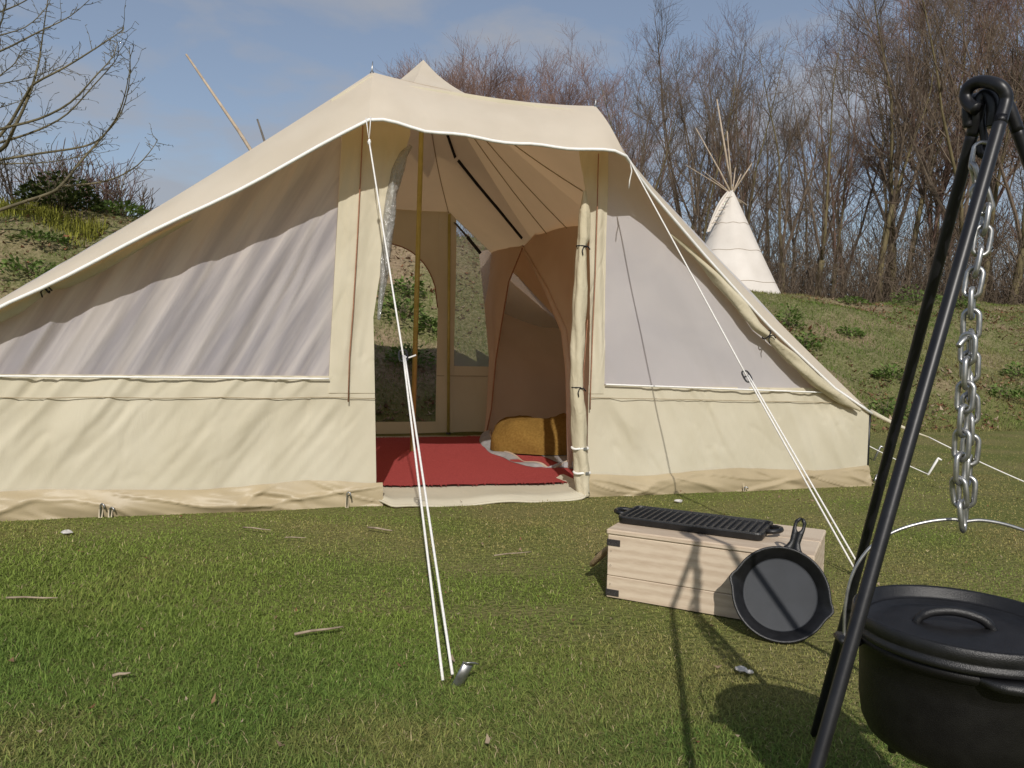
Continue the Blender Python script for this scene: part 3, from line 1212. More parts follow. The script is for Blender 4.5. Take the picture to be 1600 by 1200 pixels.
# ------------------------------------------------------------------ tipis
def tipi(name, apex, base_z, rx0, rx1, ry, poles, label, flap=True):
    root = empty(name, (apex.x, apex.y, base_z), label, 'tipi')
    hgt = apex.z - base_z
    mb = MB()

    def fn(s, t):
        a = s * 2 * math.pi
        c, sn = math.cos(a), math.sin(a)
        rx = rx1 if c > 0 else rx0
        k = (1 - t) + .02
        w = 1 + .03 * math.sin(a * 7) * (1 - t)
        return Vector((rx * c * k * w, ry * sn * k * w, hgt * t + .015 * math.sin(a * 9 + t * 6)))
    mb.grid(fn, 48, 14)
    cov = mb.build('cover', M['hide'], root)
    for s in (.25, .5, .72):
        q = [fn(i / 48, s) * 1.004 for i in range(48)]
        MB().tube(q, .005, 5, closed=True).build('seam', M['jute'], cov)
    for (tip, foot, r, mt) in poles:
        MB().tube([foot, foot.lerp(tip, .5) + Vector((.02, 0, .03)), tip], [r * 1.05, r * .8, r * .5], 7).build('pole', M[mt], root)
    if flap:
        f = MB()
        # a smoke flap with its edge folded back on the left
        f.grid(lambda s, t: Vector((-.05 - .72 * t - .16 * s * (1 - .4 * t), -.30 - .28 * t + .05 * s - .05 * math.sin(s * 9), hgt - .1 - 1.28 * t + .3 * s * math.sin(3.14 * t) * .6)), 8, 14)
        f.build('smoke_flap', M['hide'], root)
        for i in range(5):
            tt_ = .2 + .16 * i
            MB().tube([Vector((-.16 - .72 * tt_, -.45 - .3 * tt_, hgt - .1 - 1.25 * tt_)), Vector((.02 - .72 * tt_, -.5 - .3 * tt_, hgt - .06 - 1.25 * tt_))], .012, 5).build('lacing_pin', M['tipi_pole'], root)
    return root


D1 = 24.0
ap = at(1143, 297, D1)
bz = gz(ap.x, D1)
poles = []
for (px, py, dd, r) in [(1087, 200, .3, .03), (1120, 155, .1, .04), (1136, 205, -.4, .03), (1072, 258, -.2, .02), (1122, 264, .4, .028),
                        (1149, 262, .5, .028), (1158, 272, .1, .03), (1175, 255, -.3, .03), (1099, 268, .2, .018)]:
    tip = at(px, py, D1 + dd) - Vector((ap.x, ap.y, bz))
    top = Vector((0, 0, ap.z - bz - .15))
    poles.append((tip, top - (tip - top) * .35, r, 'tipi_pole'))
tipi('tipi', ap, bz, 1.75, 1.85, 1.8, poles, 'pale canvas tipi with bare poles standing on the bank at right')
D2 = 15.0
ap2 = at(438, 300, D2)
bz2 = gz(ap2.x, D2)
poles = []
for (px, py, dd, r, mt) in [(291, 85, .4, .042, 'tipi_pole'), (402, 186, -.2, .035, 'tipi_pole_dark'), (452, 250, .2, .035, 'tipi_pole')]:
    tip = at(px, py, D2 + dd) - Vector((ap2.x, ap2.y, bz2))
    top = Vector((0, 0, ap2.z - bz2 - .1))
    poles.append((tip, top - (tip - top) * .1, r, mt))
tipi('tipi', ap2, bz2, .8, .8, .8, poles, 'tipi hidden behind the tent, two poles sticking up over the left roof', flap=False)

# ------------------------------------------------------------------ the tent
tent = empty('tent', TENT_O, 'large cream canvas tent with open doorway, awning lip and netted windows', 'tent', None, TENT_A)
A_ = Vector((-.650, .05, 2.292))
B_ = Vector((.632, .06, 2.262))
C_ = Vector((-.065, 1.765, 3.025))
A2 = Vector((-.60, 3.215, 2.17))
B2 = Vector((.47, 3.215, 2.15))
FL = Vector((-3.13, 0, .50))
FR = Vector((2.60, 0, .50))
BL = Vector((-3.13, 3.215, .50))
BR = Vector((2.60, 3.215, .50))


def edip(l):
    return .10 * (1 - l) * (1 - math.exp(-l / .045))


def tri_pt(P, w, kind):
    q = P[0] * w[0] + P[1] * w[1] + P[2] * w[2]
    c = w[2]                       # third point is always C
    z = -.62 * c * (1 - c) * (.55 + .9 * c) - .04 * 4 * w[0] * w[1] * (1 - c)
    if kind == 'hipR':             # P0 = B, P1 = FR
        s = w[0] + w[1]
        z -= edip(w[1] / max(s, 1e-6)) * s * s
    if kind == 'flat':
        z += .02 * 4 * w[0] * w[1]
    q = q + Vector((0, 0, z))
    return q


def roof_tri(mb, P, kind='', n=22):
    idx = {}
    vs, fs = [], []
    for i in range(n + 1):
        for j in range(n + 1 - i):
            w = (1 - (i + j) / n, i / n, j / n)
            idx[(i, j)] = len(vs)
            q = tri_pt(P, w, kind)
            q.z += .006 * float(fbm(q.x * 3, q.y * 3, 5, 3)) * 4 * min(w[0] + w[1], w[2] + .3) * .6
            vs.append(q)
    for i in range(n):
        for j in range(n - i):
            fs.append((idx[(i, j)], idx[(i + 1, j)], idx[(i, j + 1)]))
            if i + j < n - 1:
                fs.append((idx[(i + 1, j)], idx[(i + 1, j + 1)], idx[(i, j + 1)]))
    mb.add(vs, fs)


rf = MB()
for P, k in (((A_, B_, C_), ''), ((FL, A_, C_), ''), ((B_, FR, C_), 'hipR'), ((FL, BL, C_), ''), ((FR, BR, C_), ''),
             ((BL, A2, C_), ''), ((BR, B2, C_), ''), ((A2, B2, C_), 'flat')):
    roof_tri(rf, P, k, 26)


def top_edge(s):
    """front hip from the left corner over both spikes to the right corner, s in 0..3"""
    if s <= 1:
        return tri_pt((FL, A_, C_), (1 - s, s, 0), '')
    if s <= 2:
        return tri_pt((A_, B_, C_), (2 - s, s - 1, 0), '')
    return tri_pt((B_, FR, C_), (3 - s, s - 2, 0), 'hipR')


def lip_edge(s):
    t = top_edge(s)
    if s <= 1:
        l = 1 - s
        dz = interp(l, [0, .17, .34, .66, 1], [.362, .285, .205, .075, .025])
        dv = interp(l, [0, .17, .34, .66, 1], [.385, .32, .26, .15, .03])
        return Vector((t.x - .058 * (1 - l) ** 2, t.y - dv, t.z - dz + .006 * math.sin(l * 19)))
    if s <= 2:
        l = s - 1
        z = interp(l, [0, .06, .2, .55, .85, .95, 1], [1.930, 1.934, 1.905, 1.885, 1.896, 1.905, 1.89])
        return Vector((lerp(-.708, .645, l), -.335 - .02 * math.sin(l * math.pi), z + .005 * math.sin(l * 23)))
    l = s - 2
    e = [(0, .645, -.335, 1.89), (.12, .815, -.19, 1.795), (.34, 1.265, -.11, 1.43), (.585, 1.75, -.06, 1.035), (.85, 2.30, -.03, .64), (1, 2.61, -.02, .475)]
    return Vector(tuple(interp(l, [q[0] for q in e], [q[k] for q in e]) for k in (1, 2, 3)))


def strip(s, t):
    s *= 3
    a, b = top_edge(s), lip_edge(s)
    q = a.lerp(b, t)
    full = max(0, 1 - abs(s - 1.5) / 1.5)
    q.z += .012 * math.sin(math.pi * t) * min(1, full * 2.2)
    q.y -= .012 * math.sin(math.pi * t) * min(1, full * 2.2)
    q.y += .006 * math.sin(s * 37 + t * 3) * t
    return q


for (s0, s1, n_) in ((0, 1, 60), (1, 2, 50), (2, 3, 50)):
    rf.grid(lambda s, t: strip(lerp(s0, s1, s) / 3, t), n_, 8)
roof = rf.build('roof', M['roof'], tent)
MB().tube([lip_edge(i / 60 * 3) + Vector((0, -.003, 0)) for i in range(61)], .0085, 6).build('white_hem', M['white_hem'], roof)


def seam_line(pts, r=.004, mat='seam', parent=None, nm='seam'):
    return MB().tube(pts, r, 5).build(nm, M[mat], parent or tent)


def roof_line(P, w0, w1, kind='', n=14, off=-.012):
    out = []
    for i in range(n + 1):
        t = i / n
        w = tuple(lerp(w0[k], w1[k], t) for k in range(3))
        out.append(tri_pt(P, w, kind) + Vector((0, 0, off)))
    return out


seam_line(roof_line((BR, B2, C_), (0, 1, 0), (0, 0, 1)), parent=roof)
seam_line(roof_line((FR, BR, C_), (.62, .38, 0), (0, 0, 1)), parent=roof)
seam_line(roof_line((FR, BR, C_), (.30, .70, 0), (0, 0, 1)), parent=roof)
seam_line(roof_line((B_, FR, C_), (.5, .5, 0), (0, 0, 1), 'hipR'), parent=roof)
seam_line(roof_line((A2, B2, C_), (1, 0, 0), (0, 1, 0), 'flat', off=-.02), parent=roof)
# spikes of the front poles
for q in (A_, B_):
    MB().tube([q + Vector((0, 0, -.03)), q + Vector((0, 0, .02)), q + Vector((.003, 0, .055))], [.007, .005, .002], 6).build('pole_spike', M['steel'], tent)
    MB().lathe([(.001, .003), (.009, .002), (.012, -.008)], 14, Matrix.Translation(q)).build('grommet', M['steel'], tent)


# black straps under the ceiling: meet the ray with the right hand roof plane
def strap(pts, w=.02):
    mb = MB()
    for i in range(len(pts) - 1):
        a, b = pts[i], pts[i + 1]
        t = (b - a).normalized()
        s = t.cross(Vector((0, -1, .3))).normalized() * w
        n = s.cross(t).normalized() * .002
        mb.add([a - s - n, a + s - n, b + s - n, b - s - n, a - s + n, a + s + n, b + s + n, b - s + n],
               [(0, 1, 2, 3), (7, 6, 5, 4), (0, 4, 5, 1), (1, 5, 6, 2), (2, 6, 7, 3), (3, 7, 4, 0)])
    return mb.build('ceiling_strap', M['strap'], tent, smooth=False)


def cam_local(px, py):
    o = to_tent((0, 0, CAMH))
    d = ray(px, py)
    return o, Vector((d.dot(TU), d.dot(TV), d.z))


def hit_plane(px, py, P, n):
    o, d = cam_local(px, py)
    return o + d * ((P - o).dot(n) / d.dot(n))


def hit_u(px, py, u):
    return hit_plane(px, py, Vector((u, 0, 0)), Vector((1, 0, 0)))


def hit_v(px, py, v):
    return hit_plane(px, py, Vector((0, v, 0)), Vector((0, 1, 0)))


def under_roof(px, py, P, kind=''):
    """march the camera ray until it meets the roof triangle's sagging surface from below"""
    o, d = cam_local(px, py)
    d = d.normalized()
    best = None
    a, b, c = P
    for i in range(900):
        t = 4.2 + i * .006
        q = o + d * t
        # barycentric in plan
        m = Matrix(((a.x - c.x, b.x - c.x), (a.y - c.y, b.y - c.y)))
        if abs(m.determinant()) < 1e-6:
            return None
        w = m.inverted() @ Vector((q.x - c.x, q.y - c.y))
        if w.x < -.05 or w.y < -.05 or w.x + w.y > 1.05:
            continue
        z = tri_pt(P, (w.x, w.y, 1 - w.x - w.y), kind).z
        if q.z >= z - .015:
            return q
    return best


RT_TRI = ((B_, FR, C_), 'hipR'), ((FR, BR, C_), ''), ((BR, B2, C_), '')


def ceil_pt(px, py):
    c = [h for h in (under_roof(px, py, *t) for t in RT_TRI) if h]
    if not c:
        return hit_v(px, py, 2.0)
    o, _ = cam_local(px, py)
    return min(c, key=lambda q: (q - o).length)


strap([ceil_pt(698, 205), ceil_pt(712, 246)], .017)
strap([ceil_pt(716, 250), ceil_pt(748, 290), ceil_pt(780, 328), ceil_pt(816, 372)], .017)
strap([ceil_pt(710, 347), ceil_pt(730, 370), ceil_pt(751, 396)], .014)

# poles
cb = Vector((-.103, 1.777, 0))
mb = MB()
mb.tube([cb + Vector((0, 0, .02)), cb.lerp(C_, .5), C_ - Vector((0, 0, .03))], .019, 14)
mb.build('centre_pole', M['brass_pole'], tent)
MB().tube([cb, cb + Vector((0, 0, .035))], .026, 12).build('pole_foot', M['black_plastic'], tent)
for (q, b) in ((B2, Vector((.486, 3.14, 0))), (A2, Vector((-.60, 3.14, 0)))):
    MB().tube([b + Vector((0, 0, .02)), q - Vector((0, .02, .02))], .0145, 12).build('wall_pole', M['brass_pole'], tent)
    MB().tube([b, b + Vector((0, 0, .03))], .022, 12).build('pole_foot', M['black_plastic'], tent)
for (c, s) in ((FL, -1), (FR, 1), (BL, -1), (BR, 1)):
    MB().tube([Vector((c.x + s * .012, c.y, 0)), Vector((c.x + s * .012, c.y, c.z - .01))], .008, 8).build('corner_pole', M['black_plastic'], tent)


# front wall ---------------------------------------------------------------
def hip_z(u):
    """height of the roof's front edge above the wall at u"""
    if u <= A_.x:
        return interp(u, [FL.x, A_.x], [FL.z, A_.z]) - .03
    if u <= B_.x:
        return lerp(A_.z, B_.z, (u - A_.x) / (B_.x - A_.x)) - .06
    l = (u - B_.x) / (FR.x - B_.x)
    return lerp(B_.z, FR.z, l) - edip(l) - .04


def wr(u, z, amp=1.0, k=.55, seed=1):
    """creases running diagonally over a stretched canvas wall"""
    a = float(fbm((u - z * k) * 5.5, (z + u * .25) * 1.3, seed, 3)) * .027
    b = float(fbm((u - z * k) * 17, z * 2.2, seed + 9, 2)) * .013
    b -= .006 * max(0, 1 - abs(float(fbm((u - z * k * .9) * 3.2, z * 1.1 + u * .3, seed + 4, 3))) * 22)
    b -= .004 * max(0, 1 - abs(float(fbm((u - z * k * 1.6) * 4.6, z * 1.6, seed + 6, 3))) * 26)
    return amp * (a + b)


JL = [(0, -.612), (.16, -.608), (1.0, -.634), (1.5, -.567), (1.75, -.52), (1.97, -.452)]       # door edge, left
JR = [(0, .63), (.16, .61), (1.0, .60), (1.6, .585), (1.75, .556), (1.97, .512)]               # door edge, right


def jamb(tab, z):
    return interp(z, [q[0] for q in tab], [q[1] for q in tab])


def ml(z):
    return lerp(-.860, -.815, (z - .69) / 1.05)          # edge of the left window


def mr_(z):
    return lerp(.702, .690, (z - .65) / 1.1)             # edge of the right window


def flap_top(u, sg):
    return .128 + .012 * math.sin(u * 5.0) + .015 * float(fbm(u * 3.0, .3, 14, 3))


def wall_lower(u0, u1, zt, nm, seed, side):
    mb = MB()
    n = 200

    def fn(s, t):
        u = lerp(u0, u1, s)
        if side < 0:
            u_e = lerp(u0, jamb(JL, lerp(.12, zt, t)), s)
        else:
            u_e = lerp(jamb(JR, lerp(.12, zt, t)), u1, s)
        z = lerp(flap_top(u_e, side) - .02, min(zt + .01 * (1 if side < 0 else -1) * s, hip_z(u_e) + .01), t)
        e = min(1, min(s, 1 - s) * 14)
        if abs(u_e) < .95:
            e *= max(0, 1 - max(0, t - .55) * 3)
        return Vector((u_e, -.008 - wr(u_e, z, e * (.5 + t), .75 if side < 0 else -.5, seed), z))
    mb.grid(fn, n, 36)
    return mb.build(nm, M['canvas'], tent)


wall_lower(-3.13, -.62, .680, 'lower_wall', 11, -1)
wall_lower(.60, 2.60, .648, 'lower_wall', 17, 1)


def mudflap(u0, u1, seed, nm='mud_flap'):
    mb = MB()

    def fn(s, t):
        u = lerp(u0, u1, s)
        z = lerp(-.012, flap_top(u, 0), t)
        bul = math.sin(math.pi * t) * .016
        cre = float(fbm(u * 2.6 + t * 1.1, t * .9 + u * .4, seed, 3)) * .040 * math.sin(math.pi * min(t * .8 + .12, 1))
        r1 = abs(float(fbm(u * 2.2 - t * .9, t * .7, seed + 3, 2)))
        r2 = abs(float(fbm(u * 3.1 + t * 1.3, t * .8 + 7, seed + 5, 2)))
        cre += (.016 * max(0, 1 - r1 * 10) + .011 * max(0, 1 - r2 * 14)) * min(1, (1 - t) * 5)
        return Vector((u, -.012 - .02 * (1 - t) - bul - cre, z))
    mb.grid(fn, 240, 16)
    return mb.build(nm, M['mud'], tent)


mudflap(-3.13, -.575, 23)
mudflap(.60, 2.605, 29)
# corner tag of the mud flap at the right
MB().grid(lambda s, t: Vector((2.59 + .09 * s, -.02 + .03 * s + .01 * math.sin(t * 5), .12 * (1 - s) * (1 - t) + .004 + .02 * t * (1 - s))), 4, 6).build('mud_flap', M['mud'], tent)


def jamb_strip(tab, edge, seed, sg):
    mb = MB()

    def fn(s, t):
        z = lerp(.60, 2.02, t)
        a, b = jamb(tab, z), edge(max(z, .66))
        u = lerp(a, b, s)
        cur = .012 * math.sin(s * 9 + z * 2) * (1 - t * .6)
        g_ = min(1, t * 6)
        return Vector((u, -.012 - (cur * .8 + wr(u * 1.5, z, .8, .2, seed)) * g_, z))
    mb.grid(fn, 26, 110)
    return mb.build('door_jamb', M['canvas'], tent)


jamb_strip(JL, ml, 31, -1)
jamb_strip(JR, mr_, 37, 1)
# lintel above the arched doorway, mostly behind the awning lip
mb = MB()


def lint(s, t):
    u = lerp(-.86, .76, s)
    if u < -.452:
        zb = 2.0
    elif u > .512:
        zb = 2.0
    else:
        c = (u - .03) / .482
        zb = 1.98 + .16 * math.sqrt(max(0, 1 - c * c))
    return Vector((u, -.004, lerp(zb, max(hip_z(u), zb + .02), t)))


mb.grid(lint, 40, 4)
mb.build('lintel', M['canvas'], tent)


# netted windows, creased
def window(side):
    mb = MB()
    u_end = FL.x + .03 if side < 0 else 2.26

    def fn(s, t, back=0.0):
        zb = .675 if side < 0 else lerp(.655, .612, s)
        if side < 0:
            u = lerp(ml(.7), u_end, s)
            top = hip_z(u) - .0
            z = lerp(zb, max(top, zb + .01), t)
            u = lerp(ml(z), u_end, s)
            q = u - z * lerp(.48, .75, s)
            ph = float(fbm(u * 1.3, z * .5, 91, 3)) * .8
            env = (.35 + .65 * math.sin(math.pi * min(1, .1 + t * .9)) ** .7)
            f = abs(math.sin(q * 23 + ph * 3.2)) * .014 + math.sin(q * 31 + 2 + ph * 4) * .006 + float(fbm(q * 22, z * 1.6, 95, 3)) * .022 + abs(float(fbm(q * 9 + 3, z * 1.2, 96, 2))) * .02
            f = f * .8 * env * min(1, s * 12 + .15)
        else:
            u = lerp(mr_(.7), u_end, s)
            top = hip_z(u)
            z = lerp(zb, max(top, zb + .01), t)
            u = lerp(mr_(z), u_end, s)
            q = u + z * .55
            f = float(fbm(q * 3.5, z * 1.2, 97, 3)) * .020 + float(fbm(q * 13, z * 2, 98, 2)) * .004
        return Vector((u, .010 + f * .9 + back, z))
    mb.grid(fn, 200, 70)
    w = mb.build('window_net', M['net'] if side < 0 else M['net_pale'], tent)
    # pale binding along the sill
    fr = MB()
    fr.tube([Vector((fn(i / 40, 0).x, -.030, fn(i / 40, 0).z)) for i in range(41)], .005, 5)
    fr.build('binding', M['white_hem'], w)
    return w


window(-1)
window(1)
# seams, stitched lines and zips on the front
seam_line([Vector((lerp(-3.1, -.62, i / 30), -.022 - wr(lerp(-3.1, -.62, i / 30), .575, .95 * min(1, min(i / 30, 1 - i / 30) * 14), .75, 11), .575 + .003 * math.sin(i))) for i in range(31)], .0022)
seam_line([Vector((lerp(.61, 2.58, i / 30), -.022 - wr(lerp(.61, 2.58, i / 30), .54, .9 * min(1, min(i / 30, 1 - i / 30) * 14), -.5, 17), .578 - .035 * i / 30)) for i in range(31)], .0022)
for (pl) in ([(567, 196), (564, 262), (558, 380), (552, 480), (546, 560), (544, 628)],
             [(935, 240), (933, 330), (930, 430), (926, 520), (923, 600), (922, 640)]):
    seam_line([hit_v(px, py, -.034) for (px, py) in pl], .0035, 'zip', nm='zip')
seam_line([hit_v(px, py, -.034) for (px, py) in [(918, 500), (912, 580), (913, 640)]], .0025, 'zip', nm='zip')


# rolled-up covers
def roll(path, rad, nm, mat='roll', seed=1, twist=7.0, flat=1.0):
    mb = MB()
    path = [Vector(q) for q in path]
    # resample
    L_ = [0]
    for i in range(1, len(path)):
        L_.append(L_[-1] + (path[i] - path[i - 1]).length)
    n = max(24, int(L_[-1] / .012))
    pts, rr = [], []
    for i in range(n + 1):
        d = L_[-1] * i / n
        pts.append(Vector(tuple(interp(d, L_, [q[k] for q in path]) for k in range(3))))
        rr.append(interp(d, L_, rad))
    m = 20
    mb.tube(pts, rr, m)
    vs = []
    for i in range(n + 1):
        c = pts[i]
        for j in range(m):
            q = Vector(mb.v[i * m + j]) - c
            an = 2 * math.pi * j / m
            s = 1 + .10 * math.sin(an * 3 + i * twist / n * 3.0 + seed) + .34 * float(fbm(math.cos(an) * 1.6 + seed, i * .05 + math.sin(an) * 1.6, seed, 3)) + .05 * math.sin(i * .31 + 2 * an)
            vs.append(tuple(c + q * s))
    mb.v = vs
    return mb.build(nm, M[mat], tent)


def tie(c, r, axis, par, mat='strap', bow=True):
    t = axis.normalized()
    a = t.orthogonal().normalized()
    b = t.cross(a)
    mb = MB()
    mb.tube([c + (a * math.cos(x_) + b * math.sin(x_)) * r for x_ in [2 * math.pi * i / 18 for i in range(18)]], .004, 5, closed=True)
    if bow:
        f = Vector((0, -1, -.2)).normalized() * r
        mb.tube([c + f, c + f * 1.4 + Vector((.018, 0, .006)), c + f * 1.3 + Vector((.035, 0, -.012))], .004, 5)
        mb.tube([c + f, c + f * 1.3 + Vector((-.012, 0, -.02)), c + f * 1.2 + Vector((-.006, 0, -.045))], .0035, 5)
    return mb.build('tie', M[mat], par)


pl = [(1048, 366), (1085, 398), (1119, 433), (1159, 480), (1181, 510), (1198, 523), (1231, 554), (1275, 596), (1309, 620), (1344, 641)]
rp = [hit_v(px, py, -.07 if i < 7 else -.05) for i, (px, py) in enumerate(pl)]
r1 = roll(rp, [.006, .016, .028, .033, .031, .022, .034, .040, .030, .010], 'rolled_window_cover', seed=3)
tie(rp[5], .032, rp[6] - rp[4], r1)
pl = [(-190, 570), (-90, 530), (-30, 502), (20, 478), (55, 458), (72, 448), (100, 442), (160, 415), (230, 378), (300, 342)]
rp = [hit_v(px, py, -.035) for (px, py) in pl]
r2 = roll(rp, [.03, .038, .040, .038, .030, .022, .026, .024, .016, .008], 'rolled_window_cover', seed=8)
tie(rp[5], .030, rp[6] - rp[4], r2)
pl = [(913, 298), (913, 330), (912, 372), (909, 385), (907, 450), (903, 540), (902, 605), (904, 640), (906, 700), (909, 738), (911, 775)]
rp = [hit_v(px, py, -.03) for (px, py) in pl]
r3 = roll(rp, [.010, .030, .036, .028, .038, .040, .034, .042, .044, .046, .036], 'rolled_door', seed=12, twist=1.0)
tie(rp[3], .030, rp[4] - rp[2], r3)
tie(rp[6], .034, rp[7] - rp[5], r3)
for k in (8, 9):
    mb = MB()
    mb.tube([rp[k] + Vector((math.cos(a) * .047, math.sin(a) * .044, .003 * math.sin(3 * a))) for a in [2 * math.pi * i / 18 for i in range(18)]], .007, 6, closed=True)
    bk = mb.build('buckle_strap', M['white_hem'], r3)
    MB().box(rp[k] + Vector((.012, -.052, 0)), (.022, .006, .018), None, .002).build('buckle', M['steel'], r3, smooth=False)
# clear film door rolled to the left edge of the doorway, its skirt hanging below
pl = [(640, 228), (629, 243), (619, 268), (611, 300), (605, 345), (601, 400), (595, 450), (590, 500)]
rp = [hit_v(px + 2, py, -.012) for (px, py) in pl]
roll(rp, [.010, .022, .030, .030, .028, .024, .018, .008], 'clear_film_roll', 'film', seed=5)

# side and back walls ------------------------------------------------------
for (a, b) in ((FR, BR), (FL, BL)):
    mb = MB()
    mb.grid(lambda s, t: Vector((a.x + .01 * math.sin(s * 40) * math.sin(t * 3.1), lerp(a.y, b.y, s), lerp(0, .5, t))), 60, 8)
    mb.build('side_wall', M['canvas'], tent)
BV = 3.2
DBL, DBR, DBT = -.76, .372, 1.82


def back_arch(u):
    c = (u - (DBL + DBR) / 2) / ((DBR - DBL) / 2)
    return 1.23 + (DBT - 1.23) * math.sqrt(max(0, 1 - abs(c) ** 2.4))


def back_top(u):
    """height of the roof's rear edge, with its sag"""
    if u < A2.x:
        l = (u - BL.x) / (A2.x - BL.x)
        return lerp(BL.z, A2.z, l) - .16 * l * (1 - l) + .004
    if u > B2.x:
        l = (u - B2.x) / (BR.x - B2.x)
        return lerp(B2.z, BR.z, l) - .16 * l * (1 - l) + .004
    l = (u - A2.x) / (B2.x - A2.x)
    return lerp(A2.z, B2.z, l) - .08 * l * (1 - l) + .004


mb = MB()
# above the arch
mb.grid(lambda s, t: Vector((lerp(DBL, DBR, s), BV, lerp(back_arch(lerp(DBL, DBR, s)), back_top(lerp(DBL, DBR, s)), t))), 40, 6)
# sill
mb.grid(lambda s, t: Vector((lerp(DBL, DBR, s), BV, lerp(0, .13, t))), 10, 2)
# right jamb and lower right wall
mb.grid(lambda s, t: Vector((lerp(DBR, .545, s), BV + .01 * math.sin(t * 9 + s * 4), lerp(0, back_top(lerp(DBR, .545, s)), t))), 6, 30)
mb.grid(lambda s, t: Vector((lerp(.545, BR.x, s), BV + .012 * math.sin(s * 20), lerp(0, min(.67, back_top(lerp(.545, BR.x, s))), t))), 30, 6)
# left
mb.grid(lambda s, t: Vector((lerp(BL.x, DBL, s), BV, lerp(0, back_top(lerp(BL.x, DBL, s)), t))), 30, 12)
bw = mb.build('back_wall', M['canvas'], tent)
mb = MB()
mb.grid(lambda s, t: Vector((lerp(.545, 2.25, s), BV + .008 * math.sin(s * 17 + t * 4), lerp(.67, max(.671, back_top(lerp(.545, 2.25, s))), t))), 24, 12)
mb.build('back_window_net', M['net_back'], tent)
seam_line([Vector((lerp(DBR, 1.2, i / 10), BV - .006, .575)) for i in range(11)], .003)
seam_line([Vector((DBL + (DBR - DBL) * i / 40, BV - .006, back_arch(DBL + (DBR - DBL) * i / 40))) for i in range(41)], .006, 'zip', nm='zip')
# groundsheet with its threshold at the doorway
mb = MB()
mb.grid(lambda s, t: Vector((lerp(-3.1, 2.58, s), lerp(.02, 3.18, t), .004)), 20, 12)
gs = mb.build('groundsheet', M['mud'], tent)
mb = MB()


def thr(s, t):
    u = lerp(-.60, .62, s)
    edge = -.10 * min(1, (math.sin(math.pi * min(max(s, .0), 1)) * 6)) - .02 * (1 - s)
    v = lerp(.40, edge, t)
    lift = .035 * math.exp(-((s) / .04) ** 2) + .035 * math.exp(-((1 - s) / .04) ** 2)
    return Vector((u, v, .030 + lift * (1 - t * .3) + .008 * math.sin(s * 14) * t - .026 * max(0, t - .88) / .12))


mb.grid(thr, 60, 20)
mb.build('threshold', M['canvas'], gs)
mb = MB()
mb.tube([thr(i / 60, 1) for i in range(61)], .007, 6)
mb.build('threshold_hem', M['canvas'], gs)


# peg loops and wire pegs along the foot of the wall
def wire_peg(px, py, lb, h=.07):
    q = hit_v(px, py, -.055)
    root = empty('tent_peg', TENT_O + TU * q.x + TV * q.y, lb, 'tent peg', 'wire pegs along the tent foot', TENT_A)
    mb = MB()
    mb.tube([(0, 0, -.05), (0, 0, h * .9), (.006, -.004, h), (.016, -.008, h * .93), (.020, -.01, h * .6)], .0042, 6)
    mb.build('shaft', M['steel'], root)
    lp = MB()
    lp.grid(lambda s, t: Vector((-.009 + .018 * s, -.004 + .018 * t, .002 + .05 * t)), 3, 3)
    lp.build('loop', M['mud'], root)


wire_peg(157, 806, 'wire peg with a greenish top holding the left tent wall down')
wire_peg(172, 806, 'wire peg just right of the greenish one at the left tent wall', .05)
wire_peg(542, 785, 'hooked wire peg at the foot of the wall left of the doorway', .085)
wire_peg(1163, 765, 'wire peg at the foot of the right tent wall', .03)
wire_peg(914, 778, 'wire peg at the right foot of the doorway', .045)

# ------------------------------------------------------------------ red matting
cp = empty('carpet', TENT_O, 'red coir matting covering the tent floor inside the doorway', 'carpet', None, TENT_A)
mb = MB()


def car(s, t):
    u = lerp(-.95, .95, s)
    v0 = .30 + lerp(.05, -.12, s) + .006 * math.sin(s * 60)
    return Vector((u + .005 * math.sin(t * 40), lerp(v0, 2.66 + .012 * math.sin(s * 33), t), .044 + .004 * float(fbm(u * 5, t * 9, 2, 3))))


mb.grid(car, 90, 90)
k = len(mb.v)
cm = mb.build('mat', M['carpet'], cp)
fr = MB()
RF = random.Random(3)
for i in range(110):
    s = i / 109
    for (t, sg) in ((0, -1), (1, 1)):
        if RF.random() < (.9 if sg > 0 else .65):
            p = car(s, t)
            fr.tube([p, p + Vector((RF.uniform(-.01, .01), sg * RF.uniform(.012, .028), RF.uniform(-.006, .006)))], [.004, .002], 4)
fr.build('fringe', M['carpet'], cp)

# ------------------------------------------------------------------ inner tent (bedroom) and blanket
inn = empty('inner_tent', TENT_O + TU * 1.5 + TV * 1.7, 'tan cotton inner tent hanging at the right inside, door unzipped', 'inner tent', None, 0)
IO = inn.location.copy()


def IW(q):
    return TENT_O + TU * q[0] + TV * q[1] + Vector((0, 0, q[2])) - IO


FP0, FP1 = Vector((.86, .3, 0)), Vector((.66, 2.75, 0))
FTOP = ceil_pt(837, 367)
FN = (FP1 - FP0).cross(FTOP - FP0).normalized()


def on_face(px, py):
    return hit_plane(px, py, FP0, FN)


def poly(pl, t):
    i = t * (len(pl) - 1)
    k = min(int(i), len(pl) - 2)
    return pl[k].lerp(pl[k + 1], i - k)


